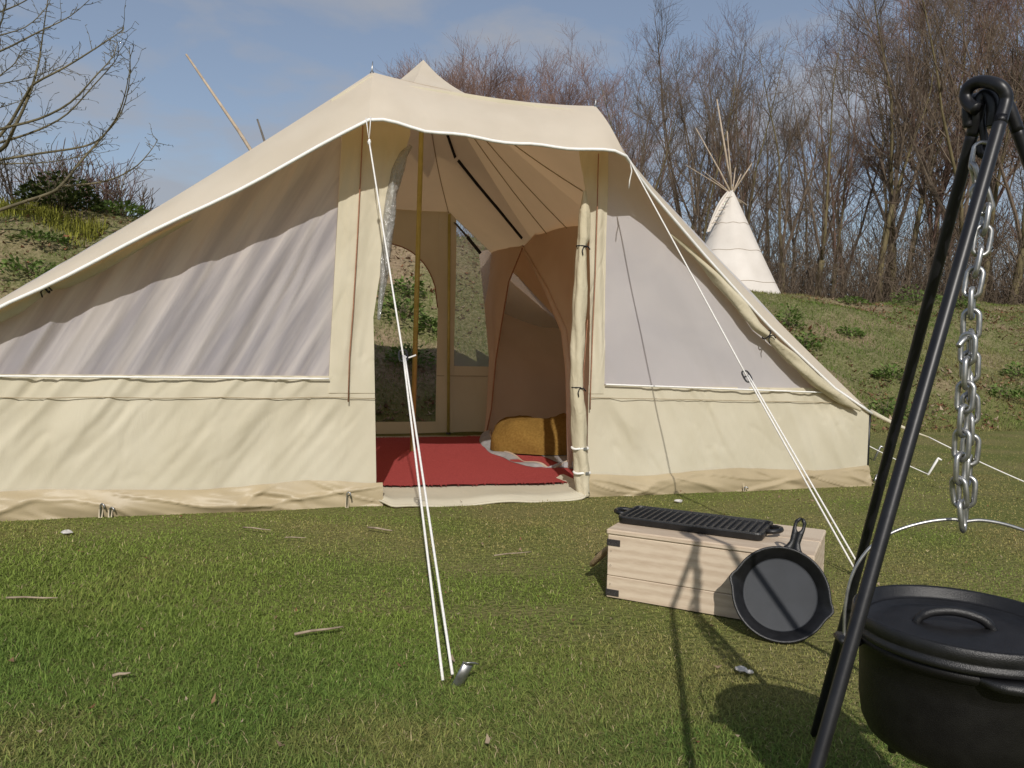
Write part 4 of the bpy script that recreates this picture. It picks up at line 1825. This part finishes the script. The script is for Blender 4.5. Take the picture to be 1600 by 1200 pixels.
# outlines on the leaning face: its far corner, both cut edges of the unzipped door, and the hidden near side
farE = [on_face(*q) for q in [(756, 692), (760, 640), (764, 560), (757, 480), (748, 392)]]
openL = [on_face(*q) for q in [(758, 693), (769, 640), (776, 562), (786, 500), (796, 441), (819, 384)]]
openR = [on_face(*q) for q in [(895, 738), (895, 640), (893, 580), (886, 518), (858, 455), (819, 384)]]
nearT = [on_face(*q) for q in [(819, 384), (837, 364), (870, 352), (905, 335), (960, 318)]]
nearE = [on_face(*q) for q in [(962, 760), (962, 640), (962, 540), (961, 450), (960, 318)]]
mb = MB()
FV = Vector((-1, 0, 0))
mb.grid(lambda s, t: IW(poly(farE, t).lerp(poly(openL, t), s) + FV * (.018 * math.sin(s * 7 + t * 5) * math.sin(math.pi * s))), 10, 30)


def near_part(s, t):
    a = poly(openR, t)
    b = poly(nearE, t)
    q = a.lerp(b, s)
    if t > .8:
        k = (t - .8) / .2
        q = q.lerp(poly(nearT, s), k ** 2)
    return IW(q + FV * (.014 * math.sin(s * 9 + t * 3)))


mb.grid(near_part, 14, 30)
fw = mb.build('front_wall', M['inner'], inn)
# the far end, the slope under the roof, and the outer side
mb = MB()
mb.grid(lambda s, t: IW(poly(farE, t).lerp(Vector((2.45, 2.95, lerp(.02, .5, t))), s) + Vector((0, .02 * math.sin(s * 9), 0))), 16, 16)
topL = [nearT[-1], nearT[3], nearT[2], nearT[1], openL[-1], farE[-1]]
mb.grid(lambda s, t: IW(poly(topL, t).lerp(Vector((2.45, lerp(.1, 2.95, t), .5)), s) - Vector((0, 0, .07 * math.sin(math.pi * s)))), 16, 20)
mb.grid(lambda s, t: IW((2.45, lerp(.15, 2.9, s), lerp(.02, .5, t))), 16, 6)
mb.build('back_wall', M['inner'], inn)
# near end: lower cotton, open to the window light above
mb = MB()
mb.grid(lambda s, t: IW((lerp(.90, 2.45, s), .13, lerp(.02, lerp(.9, .5, s), t))), 12, 8)
mb.build('near_end', M['inner'], inn)
# loose door edge folded back along the near side of the opening
mb = MB()
mb.tube([IW(q + Vector((-.02, 0, 0))) for q in openR[::-1]], [.006, .02, .028, .028, .03, .02], 8)
mb.build('door_edge', M['inner'], inn)
MB().tube([IW(q + Vector((-.008, 0, 0))) for q in openL], .007, 6).build('zip', M['zip'], inn)
# tub floor edge with grey lining, slumped outwards
edge = [on_z(*q, zz) for (q, zz) in [((750, 672), .12), ((752, 694), .06), ((770, 708), .05), ((795, 718), .05), ((820, 727), .05), ((845, 730), .05), ((870, 722), .08), ((895, 712), .13)]]
edge = [Vector(q) - IO for q in edge]
mb = MB()


def tub(s, t):
    i = s * (len(edge) - 1)
    k = min(int(i), len(edge) - 2)
    p = edge[k].lerp(edge[k + 1], i - k)
    f = IW((0, 0, 0))
    out = -TU
    return Vector((p.x, p.y, 0)) + out * (.02 * math.sin(t * 3.1) + .01 * math.sin(s * 30)) + TU * (.10 * t) + Vector((0, 0, lerp(.046, p.z + .012 * math.sin(s * 25), math.sin(t * 1.57)) - IO.z))


mb.grid(tub, 50, 8)
mb.build('tub_floor', M['lining'], inn)
MB().tube([tub(i / 50, 1.0) for i in range(51)], .008, 6).build('tub_hem', M['inner'], inn)
mb = MB()
mb.grid(lambda s, t: IW((lerp(.80, 2.45, s), lerp(.2, 2.8, t), .05)), 6, 6)
mb.build('floor', M['lining'], inn)

# mustard blanket: a soft heap just inside the inner door
bc = on_z(823, 695, .10)
bl = empty('blanket', (bc.x, bc.y, .05), 'folded mustard blanket heaped inside the inner tent door', 'blanket')
mb = MB()


def blk(s, t):
    a = s * 2 * math.pi
    lat = t * math.pi / 2
    c, sn = math.cos(a), math.sin(a)
    sq = (abs(c) ** 3 + abs(sn) ** 3) ** (-1 / 3)
    rx, ry, h = .40, .50, .25
    r_ = math.cos(lat) ** .55
    x_, y_ = rx * c * sq * r_, ry * sn * sq * r_
    dent = -.035 * math.exp(-((x_ - .03) / .12) ** 2)
    z_ = h * math.sin(lat) ** .8 * (1 + .25 * float(fbm(x_ * 5, y_ * 5, 4, 3))) + dent * math.sin(lat)
    k_ = 1 + .10 * float(fbm(c * 2 + lat, sn * 2 + 5, 7, 3))
    return Vector((x_ * k_, y_ * k_, z_))


mb.grid(blk, 56, 22)
blo = mb.build('fold', M['blanket'], bl)
bl.location = (bc.x + .12, bc.y + .28, .055)


# ------------------------------------------------------------------ guy ropes and big pegs
def T2W(q):
    return TENT_O + TU * q[0] + TV * q[1] + Vector((0, 0, q[2]))


def slider(c, axis, parent, org):
    t = axis.normalized()
    a = Vector((1, 0, 0)) - t * t.x
    a.normalize()
    pts = []
    for i in range(20):
        x_ = 2 * math.pi * i / 20
        ca, sa = math.cos(x_), math.sin(x_)
        pts.append(c - org + a * (.016 * math.copysign(abs(ca) ** .6, ca)) + t * (.030 * math.copysign(abs(sa) ** .6, sa)))
    mb = MB().tube(pts, .0042, 6, closed=True)
    mb.tube([c - org - a * .012, c - org + a * .012], .0035, 6)
    return mb.build('slider', M['black_plastic'], parent)


def sagline(a, b, n=14, sag=.0):
    return [a.lerp(b, i / n) - Vector((0, 0, sag * 4 * (i / n) * (1 - i / n))) for i in range(n + 1)]


RR = .0038
# left rope, doubled below its slider
top = T2W(lip_edge(1.0)) + Vector((0, -.004, -.012))
f1, f2 = on_z(692, 1063, .012), on_z(707, 1054, .03)
g = f1.lerp(f2, .5)
root = empty('guy_rope', (g.x, g.y, 0), 'white guy rope doubled below its slider in front of the doorway', 'guy rope')
og = root.location.copy()
kn = at(577, 222, top.lerp(f1, .04).y)
sl = top.lerp(f1, .40)
sl = at(630, 556, sl.y)
MB().tube([top - og + Vector((-.012, 0, .02)), kn - og, top - og + Vector((.010, 0, .025))], RR * .9, 6).build('loop', M['rope'], root)
MB().tube([kn - og + Vector((0, 0, .012)), kn - og, kn - og - Vector((0, 0, .014))], [.005, .009, .005], 8).build('knot', M['rope'], root)
MB().tube(sagline(kn - og, sl - og), RR, 7).build('line', M['rope'], root)
MB().tube(sagline(sl - og, f1 - og), RR, 7).build('line', M['rope'], root)
MB().tube(sagline(sl - og + Vector((.006, 0, 0)), f2 - og), RR, 7).build('line', M['rope'], root)
tl = sl - og
MB().tube([tl, tl + Vector((.02, -.005, -.008)), tl + Vector((.05, 0, .004))], RR * .9, 6).build('tail', M['rope'], root)
slider(sl, (f1 - top), root, og)
# the broad steel peg that holds it
pr = empty('tent_peg', (g.x + .03, g.y - .005, 0), 'broad bent steel peg holding the double guy rope on the lawn', 'tent peg')
mb = MB()
ax = Vector((.40, -.15, .88)).normalized()
sx = Vector((.85, .5, -.2))
sx = (sx - ax * sx.dot(ax)).normalized()
nn = ax.cross(sx)
mb.grid(lambda s, t: ax * (-.10 + .165 * t) + sx * ((s - .5) * .034) + nn * (.010 * (2 * s - 1) ** 2), 8, 4)
sh = mb.build('shaft', M['steel'], pr)
so = sh.modifiers.new('thick', 'SOLIDIFY')
so.thickness = .003
mb = MB()
hd = ax * .065
mb.grid(lambda s, t: hd + sx * ((s - .5) * .038) + Vector((.3, -.55, .45)).normalized() * (.022 * t) * (1 - .35 * (2 * s - 1) ** 2) + nn * (.010 * (2 * s - 1) ** 2) * (1 - t), 10, 4)
h_ = mb.build('hook', M['steel'], pr)
so = h_.modifiers.new('thick', 'SOLIDIFY')
so.thickness = .003

# right rope
top = T2W(lip_edge(2.02)) + Vector((.01, -.004, -.012))
foot = on_z(1336, 890, .03)
root = empty('guy_rope', (foot.x, foot.y, 0), 'white guy rope with black slider running down past the right window', 'guy rope')
og = root.location.copy()
sl = at(1167, 588, top.lerp(foot, .53).y)
MB().tube(sagline(top - og, sl - og), RR, 7).build('line', M['rope'], root)
MB().tube(sagline(sl - og, foot - og), RR, 7).build('line', M['rope'], root)
MB().tube(sagline(sl - og + Vector((.008, 0, .004)), foot - og + Vector((.018, 0, .01))), RR, 7).build('line', M['rope'], root)
MB().tube([top - og, top - og + Vector((.008, -.005, -.05)), top - og + Vector((-.002, -.005, -.10)), top - og + Vector((-.004, 0, -.14))], RR * .9, 6).build('tail', M['rope'], root)
slider(sl, foot - top, root, og)
pr = empty('tent_peg', (foot.x, foot.y, 0), 'steel peg of the right guy rope, half hidden by the pot bail', 'tent peg')
MB().tube([(.02, -.01, -.08), (0.0, 0, .035), (.008, -.006, .05), (.022, -.012, .045)], .005, 7).build('shaft', M['steel'], pr)

# two ropes leaving the right rear of the front corner
c0 = T2W(FR) + Vector((.01, 0, -.01))
far = on_z(1700, 793, .02)
root = empty('guy_rope', (far.x, far.y, 0), 'upper rope running from the right tent corner out of the picture', 'guy rope')
og = root.location.copy()
w = c0.lerp(far, .3)
MB().tube(sagline(c0 - og, w - og, 8, .012), [.016, .015, .014, .013, .012, .010, .008, .006, .004], 7).build('webbing', M['canvas'], root)
MB().tube(sagline(w - og, far - og, 12, .015), RR, 7).build('line', M['rope'], root)
c1 = T2W((2.61, .25, .33))
f3 = on_z(1450, 741, .03)
root = empty('guy_rope', (f3.x, f3.y, 0), 'lower short rope from the right tent corner to a white peg', 'guy rope')
og = root.location.copy()
MB().tube(sagline(c1 - og, f3 - og, 12, .01), RR, 7).build('line', M['rope'], root)


def strip_peg(px, py, tx, ty, lb):
    b, t = on_z(px, py, 0), on_z(px, py, 0)
    pr = empty('tent_peg', b, lb, 'tent peg', 'bright pegs right of the tent')
    tip = at(tx, ty, b.y) - b
    mb = MB()
    mb.tube([-tip * .4, tip * .9, tip, tip + Vector((.02, -.01, -.012))], [.008, .009, .009, .006], 6)
    mb.build('shaft', M['white_hem'] if 'white' in lb else M['steel'], pr)


strip_peg(1365, 720, 1376, 697, 'shiny metal peg standing in the grass by the right tent corner')
strip_peg(1450, 742, 1466, 716, 'white peg at the end of the short corner rope')
strip_peg(1366, 752, 1370, 742, 'tiny peg low in the grass at the tent corner')

# ------------------------------------------------------------------ wooden crate
cr = empty('wooden_crate', CR0, 'pale wooden crate with metal corner brackets on the lawn', 'crate', None, math.atan2(CRT.y, CRT.x))
# local x along the front, local y away from the camera
TH = .016


def board(c, s, nm='board', par=None, bev=.002):
    mb = MB().box((0, 0, 0), s, None, bev)
    o = mb.build(nm, M['wood'], par or cr, smooth=False)
    o.location = c
    return o


ZB = .035
board((CRL / 2, TH / 2, .004 + .075 / 2), (CRL, TH, .075))                                     # low front board
board((CRL / 2, TH / 2, .080 + (CRH - .020 - .080) / 2), (CRL - .001, TH, CRH - .021 - .080))    # high front board
board((CRL / 2, CRD - TH / 2, .06), (CRL, TH, .11))
board((CRL / 2, CRD - TH / 2, .168), (CRL, TH, .10))
for x_ in (TH / 2, CRL - TH / 2):
    board((x_, CRD / 2, .06), (TH, CRD - 2 * TH - .002, .11), 'end_board')
    board((x_, CRD / 2, .168), (TH, CRD - 2 * TH - .002, .10), 'end_board')
lid = board((CRL / 2 - .001, .095, CRH - .0095), (CRL + .008, .198, .018), 'lid_board', None, .004)
board((CRL / 2 + .001, .296, CRH - .0095), (CRL + .006, .198, .018), 'lid_board', None, .004)
for (z_) in (.195, .022):
    for x_ in (.022, CRL - .022):
        b = MB().box((0, 0, 0), (.046, .003, .022), None, .0008).build('corner_bracket', M['bracket'], cr, smooth=False)
        b.location = (x_, -.0018, z_)
        sgn = -1 if x_ < .1 else 1
        b2 = MB().box((0, 0, 0), (.003, .040, .022), None, .0008).build('corner_bracket', M['bracket'], cr, smooth=False)
        b2.location = ((-.0018 if sgn < 0 else CRL + .0018), .019, z_)
        for dx in (-.013, .011):
            s_ = MB().lathe([(.0001, -.0016), (.0035, -.001), (.0035, .001)], 8, Matrix.Rotation(math.pi / 2, 4, 'X')).build('screw', M['steel'], b)
            s_.location = (dx, -.002, 0)
for (x_, z_) in ((.012, .165), (.012, .115), (.012, .05), (.30, .014), (CRL - .012, .12)):
    s_ = MB().lathe([(.0001, -.0012), (.003, -.0008), (.003, .001)], 8, Matrix.Rotation(math.pi / 2, 4, 'X')).build('nail', M['bracket'], cr)
    s_.location = (x_, -.0004, z_)
# rope handle on the left end
hp = []
for i in range(15):
    t = i / 14
    hp.append(Vector((-.004 - .105 * math.sin(math.pi * t) ** .8, lerp(.07, .23, t), .165 - .10 * math.sin(math.pi * t))))
MB().tube(hp, .010, 8).build('rope_handle', M['jute'], cr)

# ------------------------------------------------------------------ griddle
GL, GW = .50, .225
gc = CR0 + CRT * .250 - CRN * (CRD * .485)
gd = empty('griddle', (gc.x, gc.y, CRH + .0005), 'long black ribbed griddle plate lying on the wooden crate', 'griddle', None, math.atan2(CRT.y, CRT.x) - math.radians(1.0))
mb = MB()


def rrect(l, w, r, z, n=6):
    out = []
    for (cx, cy, a0) in ((l / 2 - r, w / 2 - r, 0), (-l / 2 + r, w / 2 - r, 90), (-l / 2 + r, -w / 2 + r, 180), (l / 2 - r, -w / 2 + r, 270)):
        for i in range(n + 1):
            a = math.radians(a0 + 90 * i / n)
            out.append(Vector((cx + r * math.cos(a), cy + r * math.sin(a), z)))
    return out


rings = [rrect(GL - .02, GW - .02, .018, .0), rrect(GL - .006, GW - .006, .022, .004), rrect(GL, GW, .024, .022), rrect(GL - .003, GW - .003, .024, .027), rrect(GL - .016, GW - .016, .02, .027), rrect(GL - .022, GW - .022, .018, .019)]
n = len(rings[0])
vs = [q for rg in rings for q in rg]
fs = [(i * n + j, i * n + (j + 1) % n, (i + 1) * n + (j + 1) % n, (i + 1) * n + j) for i in range(len(rings) - 1) for j in range(n)]
fs.append(tuple(range(n))[::-1])
fs.append(tuple((len(rings) - 1) * n + j for j in range(n)))
mb.add(vs, fs)
mb.build('plate', M['cast_iron'], gd, smooth=False)
ribm = MB()
hw = GW / 2 - .018
ribm.add([(-.0045, -hw, 0), (.0045, -hw, 0), (.0022, -hw + .004, .0075), (-.0022, -hw + .004, .0075), (-.0045, hw, 0), (.0045, hw, 0), (.0022, hw - .004, .0075), (-.0022, hw - .004, .0075)],
         [(0, 1, 2, 3), (5, 4, 7, 6), (1, 5, 6, 2), (4, 0, 3, 7), (3, 2, 6, 7)])
rib0 = ribm.build('rib', M['cast_iron'], gd, smooth=False)
NR = 20
for i in range(NR):
    o = rib0 if i == 0 else rib0.copy()
    if i:
        C.objects.link(o)
        o.parent = gd
    o.location = (lerp(-GL / 2 + .028, GL / 2 - .028, i / (NR - 1)), 0, .0188)
for sg in (-1, 1):
    hp = [Vector((sg * (GL / 2 - .006), -.038, .020)), Vector((sg * (GL / 2 + .020), -.036, .022)), Vector((sg * (GL / 2 + .036), -.020, .023)), Vector((sg * (GL / 2 + .040), 0, .023)),
          Vector((sg * (GL / 2 + .036), .020, .023)), Vector((sg * (GL / 2 + .020), .036, .022)), Vector((sg * (GL / 2 - .006), .038, .020))]
    MB().tube(hp, .0085, 8).build('handle', M['cast_iron'], gd)

# ------------------------------------------------------------------ skillet leaning on the crate
lean = math.radians(20)
upv = Vector((0, 0, 1)) * math.cos(lean) + (-CRN) * math.sin(lean)
fn_ = CRN * math.cos(lean) + Vector((0, 0, 1)) * math.sin(lean)      # out of the pan's mouth
# the pan faces the camera a little more than the crate does
q_ = Matrix.Rotation(math.radians(10), 3, 'Z')
upv, fn_ = q_ @ upv, q_ @ fn_
rgt = upv.cross(fn_)
rr_ = Matrix.Rotation(math.radians(-14), 3, fn_)
upv, rgt = rr_ @ upv, rr_ @ rgt
PR = .150
pc = Vector((.818, 2.275, .131))
sk = empty('skillet', (pc.x, pc.y, 0), 'round black cast iron skillet leaning against the crate', 'skillet')
MS = frame(rgt * .935, upv * .935, fn_ * .935, pc - sk.location)
prof = [(.0005, -.004), (.100, -.004), (.112, -.002), (.120, .004), (PR - .006, .040), (PR, .044), (PR, .050), (PR - .004, .052), (PR - .009, .049), (.119, .012), (.113, .0055)]
mb = MB()
NS = 72


def pan_r(r, z, a):
    # pouring lips left and right
    if z > .03:
        for c0_ in (0, math.pi):
            d = math.atan2(math.sin(a - c0_), math.cos(a - c0_))
            r = r + .014 * math.exp(-(d / .14) ** 2) * (z - .03) / .02
    return r


vs, fs = [], []
for (r, z) in prof:
    for j in range(NS):
        a = 2 * math.pi * j / NS
        rr2 = pan_r(r, z, a)
        vs.append(MS @ Vector((rr2 * math.cos(a), rr2 * math.sin(a), z - .026)))
for i in range(len(prof) - 1):
    for j in range(NS):
        j2 = (j + 1) % NS
        fs.append((i * NS + j, i * NS + j2, (i + 1) * NS + j2, (i + 1) * NS + j))
mb.add(vs, fs)
pan = mb.build('pan', M['cast_iron'], sk)
mb = MB()
mb.lathe([(.0005, .0050), (.106, .0050), (.1132, .0056)], 64, MS @ Matrix.Translation((0, 0, -.026)))
mb.build('cooking_face', M['pan_face'], sk)
mb = MB().tube([MS @ Vector((.1135 * math.cos(a), .1135 * math.sin(a), -.0200)) for a in [2 * math.pi * i / 64 for i in range(64)]], .0012, 5, closed=True)
mb.build('face_ring', M['pan_face'], sk)
# handle: tapered bar with an oval hanging hole
outl = []
hw_ = lambda y: interp(y, [PR - .012, PR + .005, PR + .022, PR + .066, PR + .092, PR + .102], [.040, .024, .0165, .019, .0185, .009])
ys_ = np.linspace(PR - .012, PR + .103, 26)
mb = MB()


def hole(y):
    c = (y - (PR + .076)) / .018
    return .0085 * math.sqrt(max(0, 1 - c * c))


for sg in (-1, 1):
    ring = []
    for y_ in ys_:
        a_, b_ = hole(y_), hw_(y_)
        zc = .036 - .026 + interp(y_, [PR - .012, PR + .03, PR + .13], [.0, .006, .014])
        ring.append([Vector((sg * a_, y_, zc - .006)), Vector((sg * (b_ - .002), y_, zc - .006)), Vector((sg * b_, y_, zc)), Vector((sg * (b_ - .002), y_, zc + .006)), Vector((sg * a_, y_, zc + .006))])
    vs = [MS @ q for rg in ring for q in rg]
    fs = [(i * 5 + j, i * 5 + (j + 1) % 5, (i + 1) * 5 + (j + 1) % 5, (i + 1) * 5 + j) for i in range(len(ring) - 1) for j in range(5)]
    fs.append(tuple((len(ring) - 1) * 5 + j for j in range(5)))
    mb.add(vs, fs)
mb.build('handle', M['cast_iron'], sk)

# ------------------------------------------------------------------ tripod, chain, dutch oven
TD = 1.15
LR = .0092


def smooth_path(raw, k=4):
    pts = []
    for i in range(len(raw) - 1):
        p0, p1, p2, p3 = raw[max(i - 1, 0)], raw[i], raw[i + 1], raw[min(i + 2, len(raw) - 1)]
        for j in range(k):
            t = j / k
            pts.append(.5 * ((2 * p1) + (p2 - p0) * t + (2 * p0 - 5 * p1 + 4 * p2 - p3) * t * t + (3 * p1 - p0 - 3 * p2 + p3) * t ** 3))
    pts.append(raw[-1])
    return pts


apx = at(1545, 160, TD)
tp = empty('fire_tripod', (apx.x, apx.y, 0), 'black steel cooking tripod standing over the lawn at the right', 'tripod')
og = tp.location.copy()
# front leg bends over into the big eye at the top
foot2 = on_z(1135, 1690)
t2 = at(1571, 162, TD - .03)
path = [foot2, foot2.lerp(t2, .5), foot2.lerp(t2, .94), foot2.lerp(t2, .975), t2, at(1571, 147, TD - .03), at(1562, 135, TD - .027), at(1547, 129, TD - .015), at(1530, 128, TD), at(1515, 135, TD + .012), at(1509, 150, TD + .018), at(1515, 164, TD + .012), at(1526, 171, TD)]
lg = MB().tube(smooth_path([q - og for q in path], 6), LR, 14).build('leg', M['tripod'], tp)
MB().tube([foot2 - og + Vector((0, 0, -.05)), foot2 - og + Vector((0, 0, .004))], [.004, LR], 10).build('foot', M['tripod'], lg)
# rear leg with its own small eye
foot1 = on_z(1272, 1150)
t1 = at(1528, 176, TD + .012)
path = [foot1, foot1.lerp(t1, .5), foot1.lerp(t1, .94), foot1.lerp(t1, .975), t1, at(1531, 156, TD + .012), at(1541, 147, TD + .006), at(1550, 156, TD - .004), at(1552, 178, TD - .006), at(1551, 197, TD - .004)]
lg = MB().tube(smooth_path([q - og for q in path], 6), LR * .98, 14).build('leg', M['tripod'], tp)
MB().tube([foot1 - og + Vector((0, 0, -.05)), foot1 - og + Vector((0, 0, .004))], [.004, LR], 10).build('foot', M['tripod'], lg)
foot3 = on_z(2022, 1395)
t3 = at(1578, 172, TD + .02)
path = [foot3, foot3.lerp(t3, .5), foot3.lerp(t3, .94), foot3.lerp(t3, .975), t3, at(1571, 160, TD + .022), at(1562, 158, TD + .026), at(1554, 166, TD + .030), at(1552, 178, TD + .032), at(1552, 194, TD + .032)]
lg = MB().tube(smooth_path([q - og for q in path], 6), LR * .98, 14).build('leg', M['tripod'], tp)
MB().tube([foot3 - og + Vector((0, 0, -.05)), foot3 - og + Vector((0, 0, .004))], [.004, LR], 10).build('foot', M['tripod'], lg)
# shackle pieces hanging in the eye
path = [at(1513, 199, TD + .02), at(1512, 165, TD + .02), at(1530, 152, TD + .03), at(1547, 165, TD + .035), at(1548, 199, TD + .035)]
MB().tube(smooth_path([q - og for q in path], 5), .0075, 10).build('shackle', M['tripod'], tp)
path = [at(1538, 160, TD + .012), at(1534, 190, TD + .012), at(1539, 225, TD + .010), at(1534, 243, TD + .004), at(1529, 228, TD + .006)]
MB().tube(smooth_path([q - og for q in path], 5), .0055, 10).build('hook', M['tripod'], tp)

# chain
ctop, cbot = at(1532, 246, TD), at(1504, 812, TD)
ch = empty('chain', (cbot.x, cbot.y, cbot.z), 'galvanised steel chain hanging from the tripod, doubled above the pot', 'chain')
og = ch.location.copy()
LL, LW, WR = .0455, .0112, .0039
sp = []
for i in range(28):
    a = 2 * math.pi * i / 28
    sp.append(Vector(((LW - WR * .2) * math.cos(a), 0, (LL / 2 - LW) * (1 if math.sin(a) > 0 else -1) * min(1, abs(math.sin(a)) * 6) + LW * math.sin(a) * .95)))
lk0 = MB().tube(sp, WR, 8, closed=True).build('link', M['steel'], ch)
PITCH = LL - 3.6 * WR
first = True


def put_link(c, axis, roll_a):
    global first
    o = lk0 if first else lk0.copy()
    if not first:
        C.objects.link(o)
        o.parent = ch
    first = False
    z = axis.normalized()
    x = Vector((1, 0, 0)) - z * z.x
    x.normalize()
    x = Matrix.Rotation(roll_a, 3, z) @ x
    y = z.cross(x)
    o.matrix_local = frame(x, y, z, c - og)


RC = random.Random(4)
mainp = [at(*q, TD + .004) for q in [(1532, 246), (1525, 280), (1541, 335), (1532, 390), (1519, 450), (1517, 520), (1515, 600), (1516, 700), (1508, 800)]]
d = [0]
for i in range(1, len(mainp)):
    d.append(d[-1] + (mainp[i] - mainp[i - 1]).length)
nl = int(d[-1] / PITCH)
ang = .5


def along(path, dist, tab):
    return Vector(tuple(interp(dist, tab, [q[k] for q in path]) for k in range(3)))


for i in range(nl + 1):
    s = i * d[-1] / nl
    a, b = along(mainp, s, d), along(mainp, min(s + .01, d[-1]), d)
    if (b - a).length < 1e-5:
        b = a + (mainp[-1] - mainp[-2])
    put_link(a, b - a, ang + RC.uniform(-.25, .25))
    ang += math.pi / 2
sec = [at(*q, TD - .016) for q in [(1512, 545), (1508, 620), (1502, 700), (1499, 770), (1503, 806)]]
d2 = [0]
for i in range(1, len(sec)):
    d2.append(d2[-1] + (sec[i] - sec[i - 1]).length)
nl = int(d2[-1] / PITCH)
ang = .9
for i in range(nl + 1):
    s = i * d2[-1] / nl
    a, b = along(sec, s, d2), along(sec, min(s + .01, d2[-1]), d2)
    if (b - a).length < 1e-5:
        b = a + (sec[-1] - sec[-2])
    put_link(a, b - a, ang + RC.uniform(-.25, .25))
    ang += math.pi / 2
hk = smooth_path([q - og for q in [at(1497, 541, TD - .02), at(1508, 529, TD - .016), at(1520, 526, TD - .004), at(1523, 540, TD + .004), at(1516, 556, TD - .01)]], 5)
MB().tube(hk, .0042, 8).build('hook', M['steel'], ch)

# dutch oven
pcx = at(1503, 992, 1.15)
OR = .150
LZ = .448
ov = empty('dutch_oven', (pcx.x, pcx.y, LZ - .201), 'black cast iron dutch oven with lid hanging from the chain', 'dutch oven')
og = ov.location.copy()
LZ_ = LZ - og.z                      # lid level in local z
prof = [(.0005, .010), (.088, .010), (.112, .015), (.127, .026), (.135, .043), (.1395, .075), (.141, .13), (.142, LZ_ - .040), (.149, LZ_ - .036), (.151, LZ_ - .028), (.147, LZ_ - .024)]
MB().lathe(prof, 72).build('pot', M['pot_iron'], ov)
lp = [(.147, LZ_ - .023), (.1535, LZ_ - .0225), (.156, LZ_ - .019), (.156, LZ_ - .013), (.1525, LZ_ - .0105), (.1525, LZ_ - .007), (.155, LZ_ - .004), (.1535, LZ_ + .010), (.151, LZ_ + .0125), (.1475, LZ_ + .010), (.144, LZ_ - .004), (.138, LZ_ - .009), (.134, LZ_ - .0055), (.130, LZ_ - .0055), (.126, LZ_ - .011), (.11, LZ_ - .009), (.07, LZ_ - .004), (.0005, LZ_ - .002)]
lidm = MB().lathe(lp, 72).build('lid', M['cast_iron'], ov)
hd_ = Vector((.95, -.30, 0)).normalized()
hc = Vector((-.012, .0, LZ_ - .004))
hp = [hc - hd_ * .054 + Vector((0, 0, -.006)), hc - hd_ * .048 + Vector((0, 0, .006)), hc - hd_ * .032 + Vector((0, 0, .017)), hc + Vector((0, 0, .022)), hc + hd_ * .032 + Vector((0, 0, .016)), hc + hd_ * .048 + Vector((0, 0, .005)), hc + hd_ * .054 + Vector((0, 0, -.006))]
MB().tube(smooth_path(hp, 5), [.0075 if 6 < i < 25 else .0065 for i in range(31)], 10).build('handle', M['cast_iron'], lidm)
# lifting tab on the lid's front rim
for (a0) in (math.radians(-92), math.radians(88)):
    ring = []
    for i in range(9):
        a = a0 + math.radians(-20 + 40 * i / 8)
        ex = .022 * max(0, 1 - (abs(i - 4) / 4) ** 3)
        ring.append((a, .150, .151 + ex))
    vs, fs = [], []
    for (a, r0_, r1_) in ring:
        for (r, z) in ((r0_, -.036), (r1_, -.036), (r1_, -.026), (r0_, -.022)):
            vs.append(Vector((r * math.cos(a), r * math.sin(a), LZ_ + z)))
    for i in range(8):
        for j in range(4):
            fs.append((i * 4 + j, i * 4 + (j + 1) % 4, (i + 1) * 4 + (j + 1) % 4, (i + 1) * 4 + j))
    MB().add(vs, fs).build('pour_tab', M['cast_iron'], ov)
ed = Vector((-1, .10, 0)).normalized()
for sg in (1, -1):
    e = MB()
    e.box(ed * sg * .166 + Vector((0, 0, LZ_ - .034)), (.036, .034, .012), Matrix.Rotation(math.atan2(ed.y, ed.x), 3, 'Z'), .004)
    e.build('ear', M['cast_iron'], ov)
    a = sg
bp_ = [(.170, -.050), (.172, -.030), (.172, .02), (.163, .066), (.140, .105), (.105, .131), (.06, .147), (.02, .153)]
hookz = at(1504, 812, TD).z - og.z
k_ = (hookz - LZ_) / .153
raw = [ed * x_ + Vector((0, 0, LZ_ + (z_ * k_ if z_ > 0 else z_))) for (x_, z_) in bp_]
hx = at(1504, 812, TD) - og
mid = [Vector((hx.x, hx.y, LZ_ + .150 * k_))]
raw = raw + mid + [ed * -x_ + Vector((0, 0, LZ_ + (z_ * k_ if z_ > 0 else z_))) for (x_, z_) in bp_[::-1]]
MB().tube(smooth_path(raw, 5), .0026, 8).build('bail', M['steel'], ov)
for a in (-118, 2, 122):
    a = math.radians(a)
    MB().tube([Vector((.092 * math.cos(a), .092 * math.sin(a), .032)), Vector((.097 * math.cos(a), .097 * math.sin(a), .000)), Vector((.102 * math.cos(a), .102 * math.sin(a), -.046))], [.016, .009, .0065], 10).build('leg', M['cast_iron'], ov)
